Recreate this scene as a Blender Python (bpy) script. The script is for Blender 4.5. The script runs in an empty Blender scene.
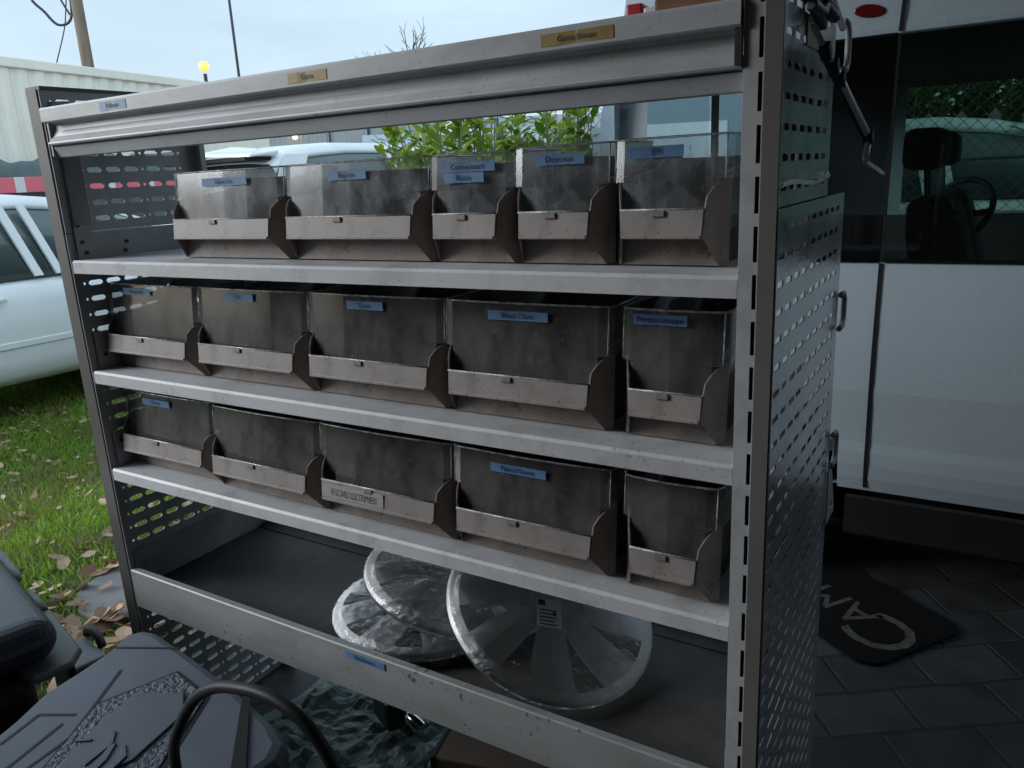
import bpy, bmesh, math, random
from mathutils import Vector, Matrix, Euler, noise
R = math.radians
PI = math.pi
random.seed(7)
scene = bpy.context.scene
col = scene.collection

# ------------------------------------------------------------------ helpers
def tag(o, label=None, cat=None, group=None, kind=None):
    if label: o['label'] = label
    if cat: o['category'] = cat
    if group: o['group'] = group
    if kind: o['kind'] = kind
    return o

def empty(name, loc=(0, 0, 0), rot=(0, 0, 0), label=None, cat=None, group=None):
    o = bpy.data.objects.new(name, None)
    col.objects.link(o)
    o.location = loc
    o.rotation_euler = rot
    o.empty_display_size = .1
    return tag(o, label, cat, group)

def copy_tree(o, parent=None):
    c = o.copy()
    col.objects.link(c)
    c.parent = parent
    for ch in list(o.children):
        copy_tree(ch, c)
    return c

class MB:
    """collects geometry, builds ONE mesh object"""
    def __init__(s):
        s.v = []; s.f = []
    def add(s, vs, fs):
        b = len(s.v)
        s.v += [tuple(p) for p in vs]
        s.f += [tuple(b + i for i in f) for f in fs]
    def box(s, x0, x1, y0, y1, z0, z1):
        s.add([(x0,y0,z0),(x1,y0,z0),(x1,y1,z0),(x0,y1,z0),(x0,y0,z1),(x1,y0,z1),(x1,y1,z1),(x0,y1,z1)],
              [(0,3,2,1),(4,5,6,7),(0,1,5,4),(1,2,6,5),(2,3,7,6),(3,0,4,7)])
        return s
    def obox(s, c, sx, sy, sz, rot=(0,0,0)):
        m = Euler(rot).to_matrix(); c = Vector(c)
        vs = [c + m @ Vector((x*sx/2, y*sy/2, z*sz/2)) for x,y,z in
              [(-1,-1,-1),(1,-1,-1),(1,1,-1),(-1,1,-1),(-1,-1,1),(1,-1,1),(1,1,1),(-1,1,1)]]
        s.add(vs, [(0,3,2,1),(4,5,6,7),(0,1,5,4),(1,2,6,5),(2,3,7,6),(3,0,4,7)])
        return s
    def tube(s, pts, r, n=8, cap=True):
        pts = [Vector(p) for p in pts]
        rs = r if isinstance(r, (list, tuple)) else [r]*len(pts)
        up = None; rings = []
        for i, p in enumerate(pts):
            d = (pts[min(i+1, len(pts)-1)] - pts[max(i-1, 0)])
            if d.length < 1e-9: d = Vector((0,0,1))
            d.normalize()
            if up is None:
                up = d.orthogonal().normalized()
            else:
                up = (up - d*up.dot(d))
                up = up.normalized() if up.length > 1e-6 else d.orthogonal().normalized()
            w = d.cross(up)
            rings.append([p + (up*math.cos(2*PI*k/n) + w*math.sin(2*PI*k/n))*rs[i] for k in range(n)])
        vs = [q for rg in rings for q in rg]
        fs = []
        for i in range(len(pts)-1):
            for k in range(n):
                a = i*n+k; b = i*n+(k+1) % n
                fs.append((a, b, b+n, a+n))
        if cap:
            fs.append(tuple(range(n-1, -1, -1)))
            fs.append(tuple((len(pts)-1)*n+k for k in range(n)))
        s.add(vs, fs)
        return s
    def prism(s, poly, axis, a, b):
        """poly: 2D list; axis 'x': (y,z), 'y': (x,z), 'z': (x,y)"""
        def P(u, v, t):
            return {'x': (t,u,v), 'y': (u,t,v), 'z': (u,v,t)}[axis]
        n = len(poly)
        vs = [P(u,v,a) for u,v in poly] + [P(u,v,b) for u,v in poly]
        fs = [tuple(range(n-1,-1,-1)), tuple(range(n,2*n))]
        for i in range(n):
            j = (i+1) % n
            fs.append((i, j, n+j, n+i))
        s.add(vs, fs)
        return s
    def strip(s, prof, axis, a, b):
        """open profile swept along an axis (sheet)"""
        def P(u, v, t):
            return {'x': (t,u,v), 'y': (u,t,v), 'z': (u,v,t)}[axis]
        n = len(prof)
        s.add([P(u,v,a) for u,v in prof] + [P(u,v,b) for u,v in prof],
              [(i, i+1, n+i+1, n+i) for i in range(n-1)])
        return s
    def loft(s, rings, cap=True, close=True):
        n = len(rings[0]); b = [p for r in rings for p in r]; fs = []
        for i in range(len(rings)-1):
            for k in range(n if close else n-1):
                k2 = (k+1) % n
                fs.append((i*n+k, i*n+k2, (i+1)*n+k2, (i+1)*n+k))
        if cap:
            fs.append(tuple(range(n-1,-1,-1)))
            fs.append(tuple((len(rings)-1)*n+k for k in range(n)))
        s.add(b, fs)
        return s
    def lathe(s, prof, n=32, axis='z', c=(0,0,0), cap=True):
        rings = []
        for r, h in prof:
            rg = []
            for k in range(n):
                a = 2*PI*k/n
                u, v = r*math.cos(a), r*math.sin(a)
                p = {'z': (u,v,h), 'y': (u,h,v), 'x': (h,u,v)}[axis]
                rg.append((p[0]+c[0], p[1]+c[1], p[2]+c[2]))
            rings.append(rg)
        s.loft(rings, cap=cap)
        return s
    def build(s, name, mat, parent=None, bevel=0, smooth=False, solid=0, subsurf=0, seg=2, angle=40, recalc=True):
        me = bpy.data.meshes.new(name)
        me.from_pydata(s.v, [], s.f)
        if recalc:
            bm = bmesh.new(); bm.from_mesh(me)
            bmesh.ops.remove_doubles(bm, verts=bm.verts, dist=1e-6)
            bmesh.ops.recalc_face_normals(bm, faces=bm.faces)
            bm.to_mesh(me); bm.free()
        me.materials.append(mat)
        o = bpy.data.objects.new(name, me)
        col.objects.link(o)
        if parent: o.parent = parent
        if solid:
            m = o.modifiers.new('solid', 'SOLIDIFY'); m.thickness = solid; m.offset = 0
        if bevel:
            m = o.modifiers.new('bevel', 'BEVEL'); m.width = bevel; m.segments = seg; m.limit_method = 'ANGLE'; m.angle_limit = R(angle)
            m.harden_normals = False
        if subsurf:
            m = o.modifiers.new('sub', 'SUBSURF'); m.levels = subsurf; m.render_levels = subsurf
        if smooth:
            for p in me.polygons: p.use_smooth = True
        return o

# ------------------------------------------------------------------ materials
def mat(name, base, rough=.5, metal=0., var=.15, vscale=8., bump=0., bscale=60., spec=.5, dirt=None, dirt_amt=.4, dirt_scale=3., stretch=(1,1,1), emit=None, estr=0, coat=0, specks=0, speck_scale=150):
    m = bpy.data.materials.new(name); m.use_nodes = True
    nt = m.node_tree; N = nt.nodes; L = nt.links
    b = N['Principled BSDF']
    b.inputs['Roughness'].default_value = rough
    b.inputs['Metallic'].default_value = metal
    b.inputs['Specular IOR Level'].default_value = spec
    if coat: b.inputs['Coat Weight'].default_value = coat; b.inputs['Coat Roughness'].default_value = .05
    tc = N.new('ShaderNodeTexCoord'); mp = N.new('ShaderNodeMapping')
    mp.inputs['Scale'].default_value = stretch
    L.new(tc.outputs['Object'], mp.inputs['Vector'])
    n1 = N.new('ShaderNodeTexNoise'); n1.inputs['Scale'].default_value = vscale; n1.inputs['Detail'].default_value = 5; n1.inputs['Roughness'].default_value = .6
    L.new(mp.outputs['Vector'], n1.inputs['Vector'])
    rp = N.new('ShaderNodeValToRGB')
    rp.color_ramp.elements[0].position = .3; rp.color_ramp.elements[1].position = .7
    c = Vector(base)
    rp.color_ramp.elements[0].color = (*(c*(1-var)), 1)
    rp.color_ramp.elements[1].color = (*(c*(1+var)), 1)
    L.new(n1.outputs['Fac'], rp.inputs['Fac'])
    out = rp.outputs['Color']
    if dirt:
        n2 = N.new('ShaderNodeTexNoise'); n2.inputs['Scale'].default_value = dirt_scale; n2.inputs['Detail'].default_value = 8; n2.inputs['Roughness'].default_value = .7
        L.new(mp.outputs['Vector'], n2.inputs['Vector'])
        r2 = N.new('ShaderNodeMapRange'); r2.inputs['From Min'].default_value = .48; r2.inputs['From Max'].default_value = .72; r2.inputs['To Max'].default_value = dirt_amt
        L.new(n2.outputs['Fac'], r2.inputs['Value'])
        mx = N.new('ShaderNodeMix'); mx.data_type = 'RGBA'
        L.new(r2.outputs['Result'], mx.inputs['Factor']); L.new(out, mx.inputs['A']); mx.inputs['B'].default_value = (*dirt, 1)
        out = mx.outputs['Result']
    if specks:
        n4 = N.new('ShaderNodeTexNoise'); n4.inputs['Scale'].default_value = speck_scale; n4.inputs['Detail'].default_value = 3
        L.new(tc.outputs['Object'], n4.inputs['Vector'])
        n5 = N.new('ShaderNodeTexNoise'); n5.inputs['Scale'].default_value = speck_scale/14; n5.inputs['Detail'].default_value = 2
        L.new(tc.outputs['Object'], n5.inputs['Vector'])
        ad = N.new('ShaderNodeMath'); ad.operation = 'MULTIPLY_ADD'; ad.inputs[1].default_value = .5
        L.new(n5.outputs['Fac'], ad.inputs[0]); L.new(n4.outputs['Fac'], ad.inputs[2])
        r4 = N.new('ShaderNodeMapRange'); r4.inputs['From Min'].default_value = .93; r4.inputs['From Max'].default_value = 1.0; r4.inputs['To Max'].default_value = specks
        L.new(ad.outputs[0], r4.inputs['Value'])
        m4 = N.new('ShaderNodeMix'); m4.data_type = 'RGBA'
        L.new(r4.outputs['Result'], m4.inputs['Factor']); L.new(out, m4.inputs['A']); m4.inputs['B'].default_value = (.06,.045,.035,1)
        out = m4.outputs['Result']
    L.new(out, b.inputs['Base Color'])
    # roughness variation
    rr = N.new('ShaderNodeMapRange'); rr.inputs['To Min'].default_value = max(0.02, rough-.12); rr.inputs['To Max'].default_value = min(1, rough+.12)
    L.new(n1.outputs['Fac'], rr.inputs['Value']); L.new(rr.outputs['Result'], b.inputs['Roughness'])
    if bump:
        n3 = N.new('ShaderNodeTexNoise'); n3.inputs['Scale'].default_value = bscale; n3.inputs['Detail'].default_value = 4
        L.new(mp.outputs['Vector'], n3.inputs['Vector'])
        bp = N.new('ShaderNodeBump'); bp.inputs['Strength'].default_value = bump; bp.inputs['Distance'].default_value = .01
        L.new(n3.outputs['Fac'], bp.inputs['Height']); L.new(bp.outputs['Normal'], b.inputs['Normal'])
    if emit:
        b.inputs['Emission Color'].default_value = (*emit, 1); b.inputs['Emission Strength'].default_value = estr
    return m

def glassy(name, tint, haze=.15, haze_col=(.3,.3,.3), rough=.08, scale=14., bump=.0, bscale=30., streak=(1,1,1), gl=1.0, ior=1.45, haze_lo=.35, haze_hi=.8, scratch_glint=0):
    """thin see-through sheet: tinted transmission + fresnel gloss + haze of dirt and painted glints"""
    m = bpy.data.materials.new(name); m.use_nodes = True
    nt = m.node_tree; N = nt.nodes; L = nt.links
    N.remove(N['Principled BSDF']); out = N['Material Output']
    tr = N.new('ShaderNodeBsdfTransparent'); tr.inputs['Color'].default_value = (*tint, 1)
    g = N.new('ShaderNodeBsdfGlossy'); g.inputs['Roughness'].default_value = rough; g.inputs['Color'].default_value = (gl,gl,gl,1)
    d = N.new('ShaderNodeBsdfDiffuse'); d.inputs['Color'].default_value = (*haze_col, 1)
    tc = N.new('ShaderNodeTexCoord'); mp = N.new('ShaderNodeMapping'); mp.inputs['Scale'].default_value = streak
    L.new(tc.outputs['Object'], mp.inputs['Vector'])
    n = N.new('ShaderNodeTexNoise'); n.inputs['Scale'].default_value = scale; n.inputs['Detail'].default_value = 7; n.inputs['Roughness'].default_value = .65
    L.new(mp.outputs['Vector'], n.inputs['Vector'])
    mr = N.new('ShaderNodeMapRange'); mr.inputs['From Min'].default_value = haze_lo; mr.inputs['From Max'].default_value = haze_hi
    mr.inputs['To Min'].default_value = haze*.35; mr.inputs['To Max'].default_value = haze*1.8
    L.new(n.outputs['Fac'], mr.inputs['Value'])
    hz_out = mr.outputs['Result']
    if scratch_glint:
        tot = hz_out
        for sc_, st_ in ((240, (1,1,.22)), (330, (.2,1,1)), (600, (1,1,1))):
            mp2 = N.new('ShaderNodeMapping'); mp2.inputs['Scale'].default_value = st_; mp2.inputs['Rotation'].default_value = (0, R(12 if sc_ < 200 else -20), 0)
            L.new(tc.outputs['Object'], mp2.inputs['Vector'])
            ns = N.new('ShaderNodeTexNoise'); ns.inputs['Scale'].default_value = sc_; ns.inputs['Detail'].default_value = 2
            L.new(mp2.outputs['Vector'], ns.inputs['Vector'])
            rs = N.new('ShaderNodeMapRange'); rs.inputs['From Min'].default_value = .64; rs.inputs['From Max'].default_value = .76; rs.inputs['To Max'].default_value = scratch_glint
            L.new(ns.outputs['Fac'], rs.inputs['Value'])
            ad = N.new('ShaderNodeMath'); ad.operation = 'ADD'; ad.use_clamp = True; L.new(tot, ad.inputs[0]); L.new(rs.outputs['Result'], ad.inputs[1]); tot = ad.outputs[0]
        hz_out = tot
    m1 = N.new('ShaderNodeMixShader'); L.new(hz_out, m1.inputs['Fac']); L.new(tr.outputs[0], m1.inputs[1]); L.new(d.outputs[0], m1.inputs[2])
    fr = N.new('ShaderNodeFresnel'); fr.inputs['IOR'].default_value = ior
    m2 = N.new('ShaderNodeMixShader'); L.new(fr.outputs[0], m2.inputs['Fac']); L.new(m1.outputs[0], m2.inputs[1]); L.new(g.outputs[0], m2.inputs[2])
    if bump:
        n3 = N.new('ShaderNodeTexNoise'); n3.inputs['Scale'].default_value = bscale; n3.inputs['Detail'].default_value = 3
        L.new(mp.outputs['Vector'], n3.inputs['Vector'])
        bp = N.new('ShaderNodeBump'); bp.inputs['Strength'].default_value = bump; bp.inputs['Distance'].default_value = .02
        L.new(n3.outputs['Fac'], bp.inputs['Height']); L.new(bp.outputs['Normal'], g.inputs['Normal']); L.new(bp.outputs['Normal'], fr.inputs['Normal'])
    L.new(m2.outputs[0], out.inputs['Surface'])
    return m

M = {}
M['shelf'] = mat('shelf_paint', (.57,.58,.60), .45, 0, .07, 5, dirt=(.2,.18,.16), dirt_amt=.5, dirt_scale=11, bump=.02, bscale=120, specks=.5)
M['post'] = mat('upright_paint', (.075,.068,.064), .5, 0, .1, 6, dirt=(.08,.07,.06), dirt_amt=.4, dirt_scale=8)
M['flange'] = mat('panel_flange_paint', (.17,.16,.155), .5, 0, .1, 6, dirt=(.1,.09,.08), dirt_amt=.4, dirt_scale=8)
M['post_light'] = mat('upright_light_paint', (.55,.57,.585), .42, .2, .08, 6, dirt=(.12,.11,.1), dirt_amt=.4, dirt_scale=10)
M['toprail'] = mat('top_rail_paint', (.50,.52,.55), .42, 0, .08, 4, dirt=(.2,.18,.16), dirt_amt=.45, dirt_scale=6, stretch=(1,3,3), specks=.4, speck_scale=110)
M['rail'] = mat('rail_paint', (.30,.31,.31), .42, .0, .08, 4, dirt=(.15,.13,.11), dirt_amt=.45, dirt_scale=6, stretch=(1,3,3), specks=.8, speck_scale=110)
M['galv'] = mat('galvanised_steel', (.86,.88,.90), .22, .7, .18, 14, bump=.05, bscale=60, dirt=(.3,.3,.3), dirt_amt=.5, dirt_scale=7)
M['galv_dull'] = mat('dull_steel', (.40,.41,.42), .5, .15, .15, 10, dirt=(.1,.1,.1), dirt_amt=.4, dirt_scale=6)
M['traymat'] = mat('tray_rubber_floor', (.04,.039,.038), .75, 0, .3, 5, bump=.25, bscale=25, dirt=(.15,.135,.12), dirt_amt=.4, dirt_scale=4)
M['bin'] = mat('bin_plastic', (.20,.172,.155), .55, 0, .14, 12, dirt=(.09,.075,.065), dirt_amt=.6, dirt_scale=18, bump=.05, bscale=80, specks=.7, speck_scale=200)
M['binlip'] = mat('bin_lip_plastic', (.29,.262,.245), .5, 0, .14, 20, dirt=(.1,.08,.07), dirt_amt=.6, dirt_scale=30, bump=.02, bscale=120, specks=.6, speck_scale=200)
M['visor'] = glassy('visor_plastic', (.86,.87,.87), .17, (.43,.42,.41), .13, 14, streak=(1,1,.7), ior=1.5, gl=.9, haze_lo=.3, haze_hi=.75, scratch_glint=.11)
M['visortop'] = glassy('smudged_sky_haze_visor', (.84,.86,.87), .24, (.50,.53,.56), .15, 24, streak=(1,1,.6), ior=1.5, gl=.9, haze_lo=.38, haze_hi=.68, scratch_glint=.2)  # smudges, plus a bluish haze painting the sky's reflection
M['bluetape'] = mat('blue_tape', (.105,.22,.40), .45, 0, .1, 30)
M['ink'] = mat('dark_ink', (.015,.02,.04), .6, 0, .05)
M['yellowtape'] = mat('yellow_tape', (.33,.23,.06), .45, 0, .12, 30)
M['chrome'] = mat('bright_metal', (.75,.76,.77), .16, 1, .05, 20)
M['blackplastic'] = mat('black_plastic', (.021,.022,.025), .42, 0, .2, 30, bump=.08, bscale=220)
M['casetop'] = mat('case_grained_plastic', (.125,.145,.185), .5, 0, .16, 7, bump=.07, bscale=300, dirt=(.13,.13,.14), dirt_amt=.3, dirt_scale=5)
M['casegroove'] = mat('case_groove', (.012,.012,.015), .6, 0, .1)
M['caserough'] = mat('case_pebbled_plastic', (.105,.12,.155), .45, 0, .3, 60, bump=1.0, bscale=110)
M['greyplastic'] = mat('grey_plastic', (.19,.20,.205), .45, 0, .12, 10, dirt=(.12,.12,.12), dirt_amt=.35, dirt_scale=14)
M['glossblack'] = mat('glossy_black_plastic', (.055,.062,.08), .36, 0, .15, 10, dirt=(.07,.07,.075), dirt_amt=.25, dirt_scale=6)
M['rubber'] = mat('black_rubber', (.016,.016,.018), .5, 0, .2, 20)
M['tyre'] = mat('tyre_rubber', (.02,.02,.02), .8, 0, .2, 20)
M['card'] = mat('cardboard', (.12,.085,.06), .8, 0, .1, 15)
M['wood'] = mat('worn_wood', (.24,.12,.07), .7, 0, .25, 6, stretch=(2,14,14))
M['red'] = mat('red_plastic', (.5,.03,.045), .45, 0, .08)
M['white'] = mat('white_plastic', (.75,.75,.75), .45, 0, .05)
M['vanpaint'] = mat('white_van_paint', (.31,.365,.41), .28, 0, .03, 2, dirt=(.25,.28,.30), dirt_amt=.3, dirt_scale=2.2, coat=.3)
M['carpaint'] = mat('white_car_paint', (.82,.83,.84), .25, 0, .02, 2, dirt=(.5,.5,.48), dirt_amt=.2, dirt_scale=3, coat=.5)
M['trim'] = mat('black_trim', (.009,.009,.010), .6, 0, .1, spec=.2)
M['vanint'] = mat('dark_interior', (.022,.024,.028), .7, 0, .2, 8)
M['seat'] = mat('dark_seat_fabric', (.045,.05,.058), .85, 0, .2, 40, bump=.2, bscale=150)
M['vanglass'] = glassy('tinted_van_glass', (.30,.40,.36), .012, (.2,.2,.2), .02, 4, ior=1.5)
M['privglass'] = glassy('dark_privacy_glass', (.05,.06,.065), .012, (.2,.2,.2), .02, 4, ior=1.5)
M['clearglass'] = glassy('clear_van_glass', (.74,.83,.84), .012, (.2,.2,.2), .02, 4, ior=1.5)
M['glint_metal'] = mat('sky_glint_alloy', (.85,.86,.87), .3, .2, .05, 20)  # near-white colour stands in for the sky's reflection on the metal
M['carglass'] = mat('car_glass', (.10,.13,.135), .06, 0, .1, 3, spec=.8)
M['lampred'] = mat('red_lamp_lens', (.09,.006,.008), .2, 0, .1)
M['lampgrey'] = mat('grey_lamp_lens', (.3,.3,.31), .15, 0, .1)
M['wheel'] = mat('silver_wheel', (.5,.5,.51), .35, .7, .1)
M['hub'] = mat('silver_wheel_cover', (.86,.87,.89), .35, 0, .12, 14)
M['wrap'] = glassy('clear_plastic_wrap', (.98,.985,.985), .025, (.75,.77,.79), .07, 60, bump=.4, bscale=38, streak=(1,1,1), ior=1.27, haze_lo=.45, haze_hi=.8, scratch_glint=.18)  # pale streaks paint the highlights along the film's creases
M['paper'] = mat('paper_label', (.62,.63,.64), .7, 0, .05)
M['tarp'] = mat('green_tarp', (.11,.155,.14), .4, 0, .35, 7, bump=.6, bscale=45)
M['darktarp'] = mat('dark_tarp', (.07,.095,.098), .38, 0, .3, 4, bump=.3, bscale=9)
M['mat'] = mat('black_doormat', (.005,.005,.0055), .95, 0, .3, 60, bump=.5, bscale=300, spec=.1)
M['matink'] = mat('grey_mat_print', (.06,.057,.055), .9, 0, .5, 50, spec=.15)
M['container'] = mat('white_container_paint', (.95,.87,.75), .5, 0, .04, 2, dirt=(.5,.43,.33), dirt_amt=.3, dirt_scale=1.6, stretch=(1,1,.35))
M['shed'] = mat('grey_sheet_metal', (.40,.40,.41), .5, .1, .08, 1)
M['pole'] = mat('weathered_pole_wood', (.20,.155,.115), .8, 0, .25, 3, stretch=(6,6,.6))
M['darkmetal'] = mat('dark_metal', (.05,.055,.065), .5, .5, .1)
M['bark'] = mat('bare_bark', (.16,.14,.12), .85, 0, .25, 5)
M['plaster'] = mat('pale_plaster', (.62,.62,.60), .8, 0, .06, 2)
M['roof'] = mat('slate_roof', (.22,.24,.27), .7, 0, .15, 6)
M['shade_wall'] = mat('shade_wall_render', (.13,.10,.085), .9, 0, .1, 2)  # for the unseen wall and roof added to cast shade
M['lampglow'] = mat('lit_street_lamp', (1,.6,.2), .5, emit=(1,.40,.07), estr=1.7)
M['glowdim'] = mat('lit_wall_lamp', (1,.7,.4), .5, emit=(1,.62,.35), estr=2.5)
M['wire'] = mat('fence_wire', (.10,.13,.12), .5, .6, .1)
M['concrete'] = mat('grey_concrete', (.18,.175,.18), .85, 0, .12, 9, bump=.15, bscale=60)

def leafmat(name, c1, c2, trans=.35, rough=.45, patch=None):
    m = bpy.data.materials.new(name); m.use_nodes = True
    nt = m.node_tree; N = nt.nodes; L = nt.links; b = N['Principled BSDF']; out = N['Material Output']
    g = N.new('ShaderNodeNewGeometry')
    rp = N.new('ShaderNodeValToRGB'); rp.color_ramp.elements[0].color = (*c1, 1); rp.color_ramp.elements[1].color = (*c2, 1)
    L.new(g.outputs['Random Per Island'], rp.inputs['Fac'])
    if patch:
        tc = N.new('ShaderNodeTexCoord'); nz = N.new('ShaderNodeTexNoise'); nz.inputs['Scale'].default_value = 2.6; nz.inputs['Detail'].default_value = 4
        L.new(tc.outputs['Object'], nz.inputs['Vector'])
        mr = N.new('ShaderNodeMapRange'); mr.inputs['From Min'].default_value = .46; mr.inputs['From Max'].default_value = .68; mr.inputs['To Max'].default_value = .8
        L.new(nz.outputs['Fac'], mr.inputs['Value'])
        mc = N.new('ShaderNodeMix'); mc.data_type = 'RGBA'; L.new(mr.outputs['Result'], mc.inputs['Factor']); L.new(rp.outputs['Color'], mc.inputs['A']); mc.inputs['B'].default_value = (*patch, 1)
        col_out = mc.outputs['Result']
    else: col_out = rp.outputs['Color']
    L.new(col_out, b.inputs['Base Color']); b.inputs['Roughness'].default_value = rough
    t = N.new('ShaderNodeBsdfTranslucent'); L.new(col_out, t.inputs['Color'])
    mx = N.new('ShaderNodeMixShader'); mx.inputs['Fac'].default_value = trans
    L.new(b.outputs[0], mx.inputs[1]); L.new(t.outputs[0], mx.inputs[2]); L.new(mx.outputs[0], out.inputs['Surface'])
    return m
M['grass'] = leafmat('grass_blades', (.12,.25,.015), (.32,.47,.06), .4, .5, patch=(.22,.19,.07))
M['deadleaf'] = leafmat('fallen_leaves', (.22,.10,.06), (.55,.38,.28), .15, .7)
M['laurel'] = leafmat('laurel_leaves', (.07,.17,.012), (.36,.46,.05), .42, .35)
M['hedge'] = leafmat('hedge_leaves', (.04,.10,.02), (.15,.26,.05), .35, .5)

# lawn soil
def soil():
    m = mat('lawn_soil', (.055,.075,.02), .95, 0, .5, 6, bump=.6, bscale=40, dirt=(.13,.085,.05), dirt_amt=.7, dirt_scale=2.5)
    return m
M['soil'] = soil()

def pavers():
    m = bpy.data.materials.new('stone_pavers'); m.use_nodes = True
    nt = m.node_tree; N = nt.nodes; L = nt.links; b = N['Principled BSDF']
    tc = N.new('ShaderNodeTexCoord'); mp = N.new('ShaderNodeMapping'); mp.inputs['Rotation'].default_value = (0,0,R(-35))
    L.new(tc.outputs['Object'], mp.inputs['Vector'])
    br = N.new('ShaderNodeTexBrick'); br.inputs['Scale'].default_value = 1
    br.inputs['Color1'].default_value = (.014,.016,.018,1); br.inputs['Color2'].default_value = (.036,.038,.04,1); br.inputs['Mortar'].default_value = (.014,.014,.014,1)
    br.inputs['Brick Width'].default_value = .21; br.inputs['Row Height'].default_value = .14; br.inputs['Mortar Size'].default_value = .006; br.inputs['Mortar Smooth'].default_value = .4
    nz = N.new('ShaderNodeTexNoise'); nz.inputs['Scale'].default_value = 5; nz.inputs['Detail'].default_value = 6
    L.new(mp.outputs['Vector'], nz.inputs['Vector'])
    va = N.new('ShaderNodeVectorMath'); va.operation = 'SCALE'; va.inputs['Scale'].default_value = .025
    vb = N.new('ShaderNodeVectorMath'); vb.operation = 'ADD'
    L.new(nz.outputs['Color'], va.inputs[0]); L.new(va.outputs[0], vb.inputs[0]); L.new(mp.outputs['Vector'], vb.inputs[1]); L.new(vb.outputs[0], br.inputs['Vector'])
    n2 = N.new('ShaderNodeTexNoise'); n2.inputs['Scale'].default_value = 9; n2.inputs['Detail'].default_value = 8; L.new(mp.outputs['Vector'], n2.inputs['Vector'])
    r = N.new('ShaderNodeMapRange'); r.inputs['From Min'].default_value = .3; r.inputs['From Max'].default_value = .7; r.inputs['To Min'].default_value = .5; r.inputs['To Max'].default_value = 1.4
    L.new(n2.outputs['Fac'], r.inputs['Value'])
    mx = N.new('ShaderNodeMix'); mx.data_type = 'RGBA'; mx.blend_type = 'MULTIPLY'; mx.inputs['Factor'].default_value = 1
    L.new(br.outputs['Color'], mx.inputs['A']); L.new(r.outputs['Result'], mx.inputs['B']); L.new(mx.outputs['Result'], b.inputs['Base Color'])
    b.inputs['Roughness'].default_value = .55
    bp = N.new('ShaderNodeBump'); bp.inputs['Strength'].default_value = .6; bp.inputs['Distance'].default_value = .012
    ad = N.new('ShaderNodeMath'); ad.operation = 'MULTIPLY_ADD'; ad.inputs[1].default_value = .4
    iv = N.new('ShaderNodeMath'); iv.operation = 'SUBTRACT'; iv.inputs[0].default_value = 1
    L.new(br.outputs['Fac'], iv.inputs[1]); L.new(n2.outputs['Fac'], ad.inputs[0]); L.new(iv.outputs[0], ad.inputs[2])
    L.new(ad.outputs[0], bp.inputs['Height']); L.new(bp.outputs['Normal'], b.inputs['Normal'])
    return m
M['pavers'] = pavers()

def stripes(name, ca, cb, period):
    m = bpy.data.materials.new(name); m.use_nodes = True
    nt = m.node_tree; N = nt.nodes; L = nt.links; b = N['Principled BSDF']
    tc = N.new('ShaderNodeTexCoord'); w = N.new('ShaderNodeTexWave'); w.bands_direction = 'Y'; w.inputs['Scale'].default_value = period
    L.new(tc.outputs['Object'], w.inputs['Vector'])
    rp = N.new('ShaderNodeValToRGB'); rp.color_ramp.interpolation = 'CONSTANT'
    rp.color_ramp.elements[0].color = (*ca,1); rp.color_ramp.elements[1].color = (*cb,1); rp.color_ramp.elements[1].position = .9
    L.new(w.outputs['Fac'], rp.inputs['Fac']); L.new(rp.outputs['Color'], b.inputs['Base Color']); b.inputs['Roughness'].default_value = .5
    return m
M['redwhite'] = stripes('red_white_stripes', (.80,.16,.20), (.75,.70,.70), .7)

# ------------------------------------------------------------------ text
def text_mesh(name, body, size, material, matrix, parent=None, extrude=.0004, align='CENTER', bold=0.0, shear=0.0, xscale=1.0):
    cu = bpy.data.curves.new(name, 'FONT'); cu.body = body; cu.size = size; cu.extrude = extrude
    cu.align_x = align; cu.align_y = 'CENTER'; cu.offset = bold; cu.shear = shear; cu.resolution_u = 3
    tmp = bpy.data.objects.new(name + '_curve', cu); col.objects.link(tmp)
    bpy.context.view_layer.update()
    me = bpy.data.meshes.new_from_object(tmp.evaluated_get(bpy.context.evaluated_depsgraph_get()))
    bpy.data.objects.remove(tmp); bpy.data.curves.remove(cu)
    me.name = name
    me.transform(matrix @ Matrix.Diagonal((xscale,1,1,1)))
    me.materials.clear(); me.materials.append(material)
    o = bpy.data.objects.new(name, me); col.objects.link(o)
    if parent: o.parent = parent
    return o

FRONT = Matrix(((1,0,0,0),(0,0,-1,0),(0,1,0,0),(0,0,0,1)))     # text standing upright, facing -y

# ------------------------------------------------------------------ perforated sheet
def perf(mb, ucells, vcells, to3):
    """ucells: (u0,u1,kind) ; vcells: (v0,v1,on). kind None or (a,b,chamfer) half sizes"""
    for (u0,u1,k) in ucells:
        for (v0,v1,on) in vcells:
            kk = k if on else None
            if kk is None:
                mb.add([to3(u0,v0),to3(u1,v0),to3(u1,v1),to3(u0,v1)], [(0,1,2,3)])
                continue
            a,b,c = kk; cu,cv = (u0+u1)/2,(v0+v1)/2
            o = [(u0,v0),(u1,v0),(u1,v1),(u0,v1)]
            h = [(cu-a+c,cv-b),(cu+a-c,cv-b),(cu+a,cv-b+c),(cu+a,cv+b-c),(cu+a-c,cv+b),(cu-a+c,cv+b),(cu-a,cv+b-c),(cu-a,cv-b+c)]
            mb.add([to3(*p) for p in o+h], [(0,1,5,4),(1,6,5),(1,2,7,6),(2,8,7),(2,3,9,8),(3,10,9),(3,0,11,10),(0,4,11)])

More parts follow.
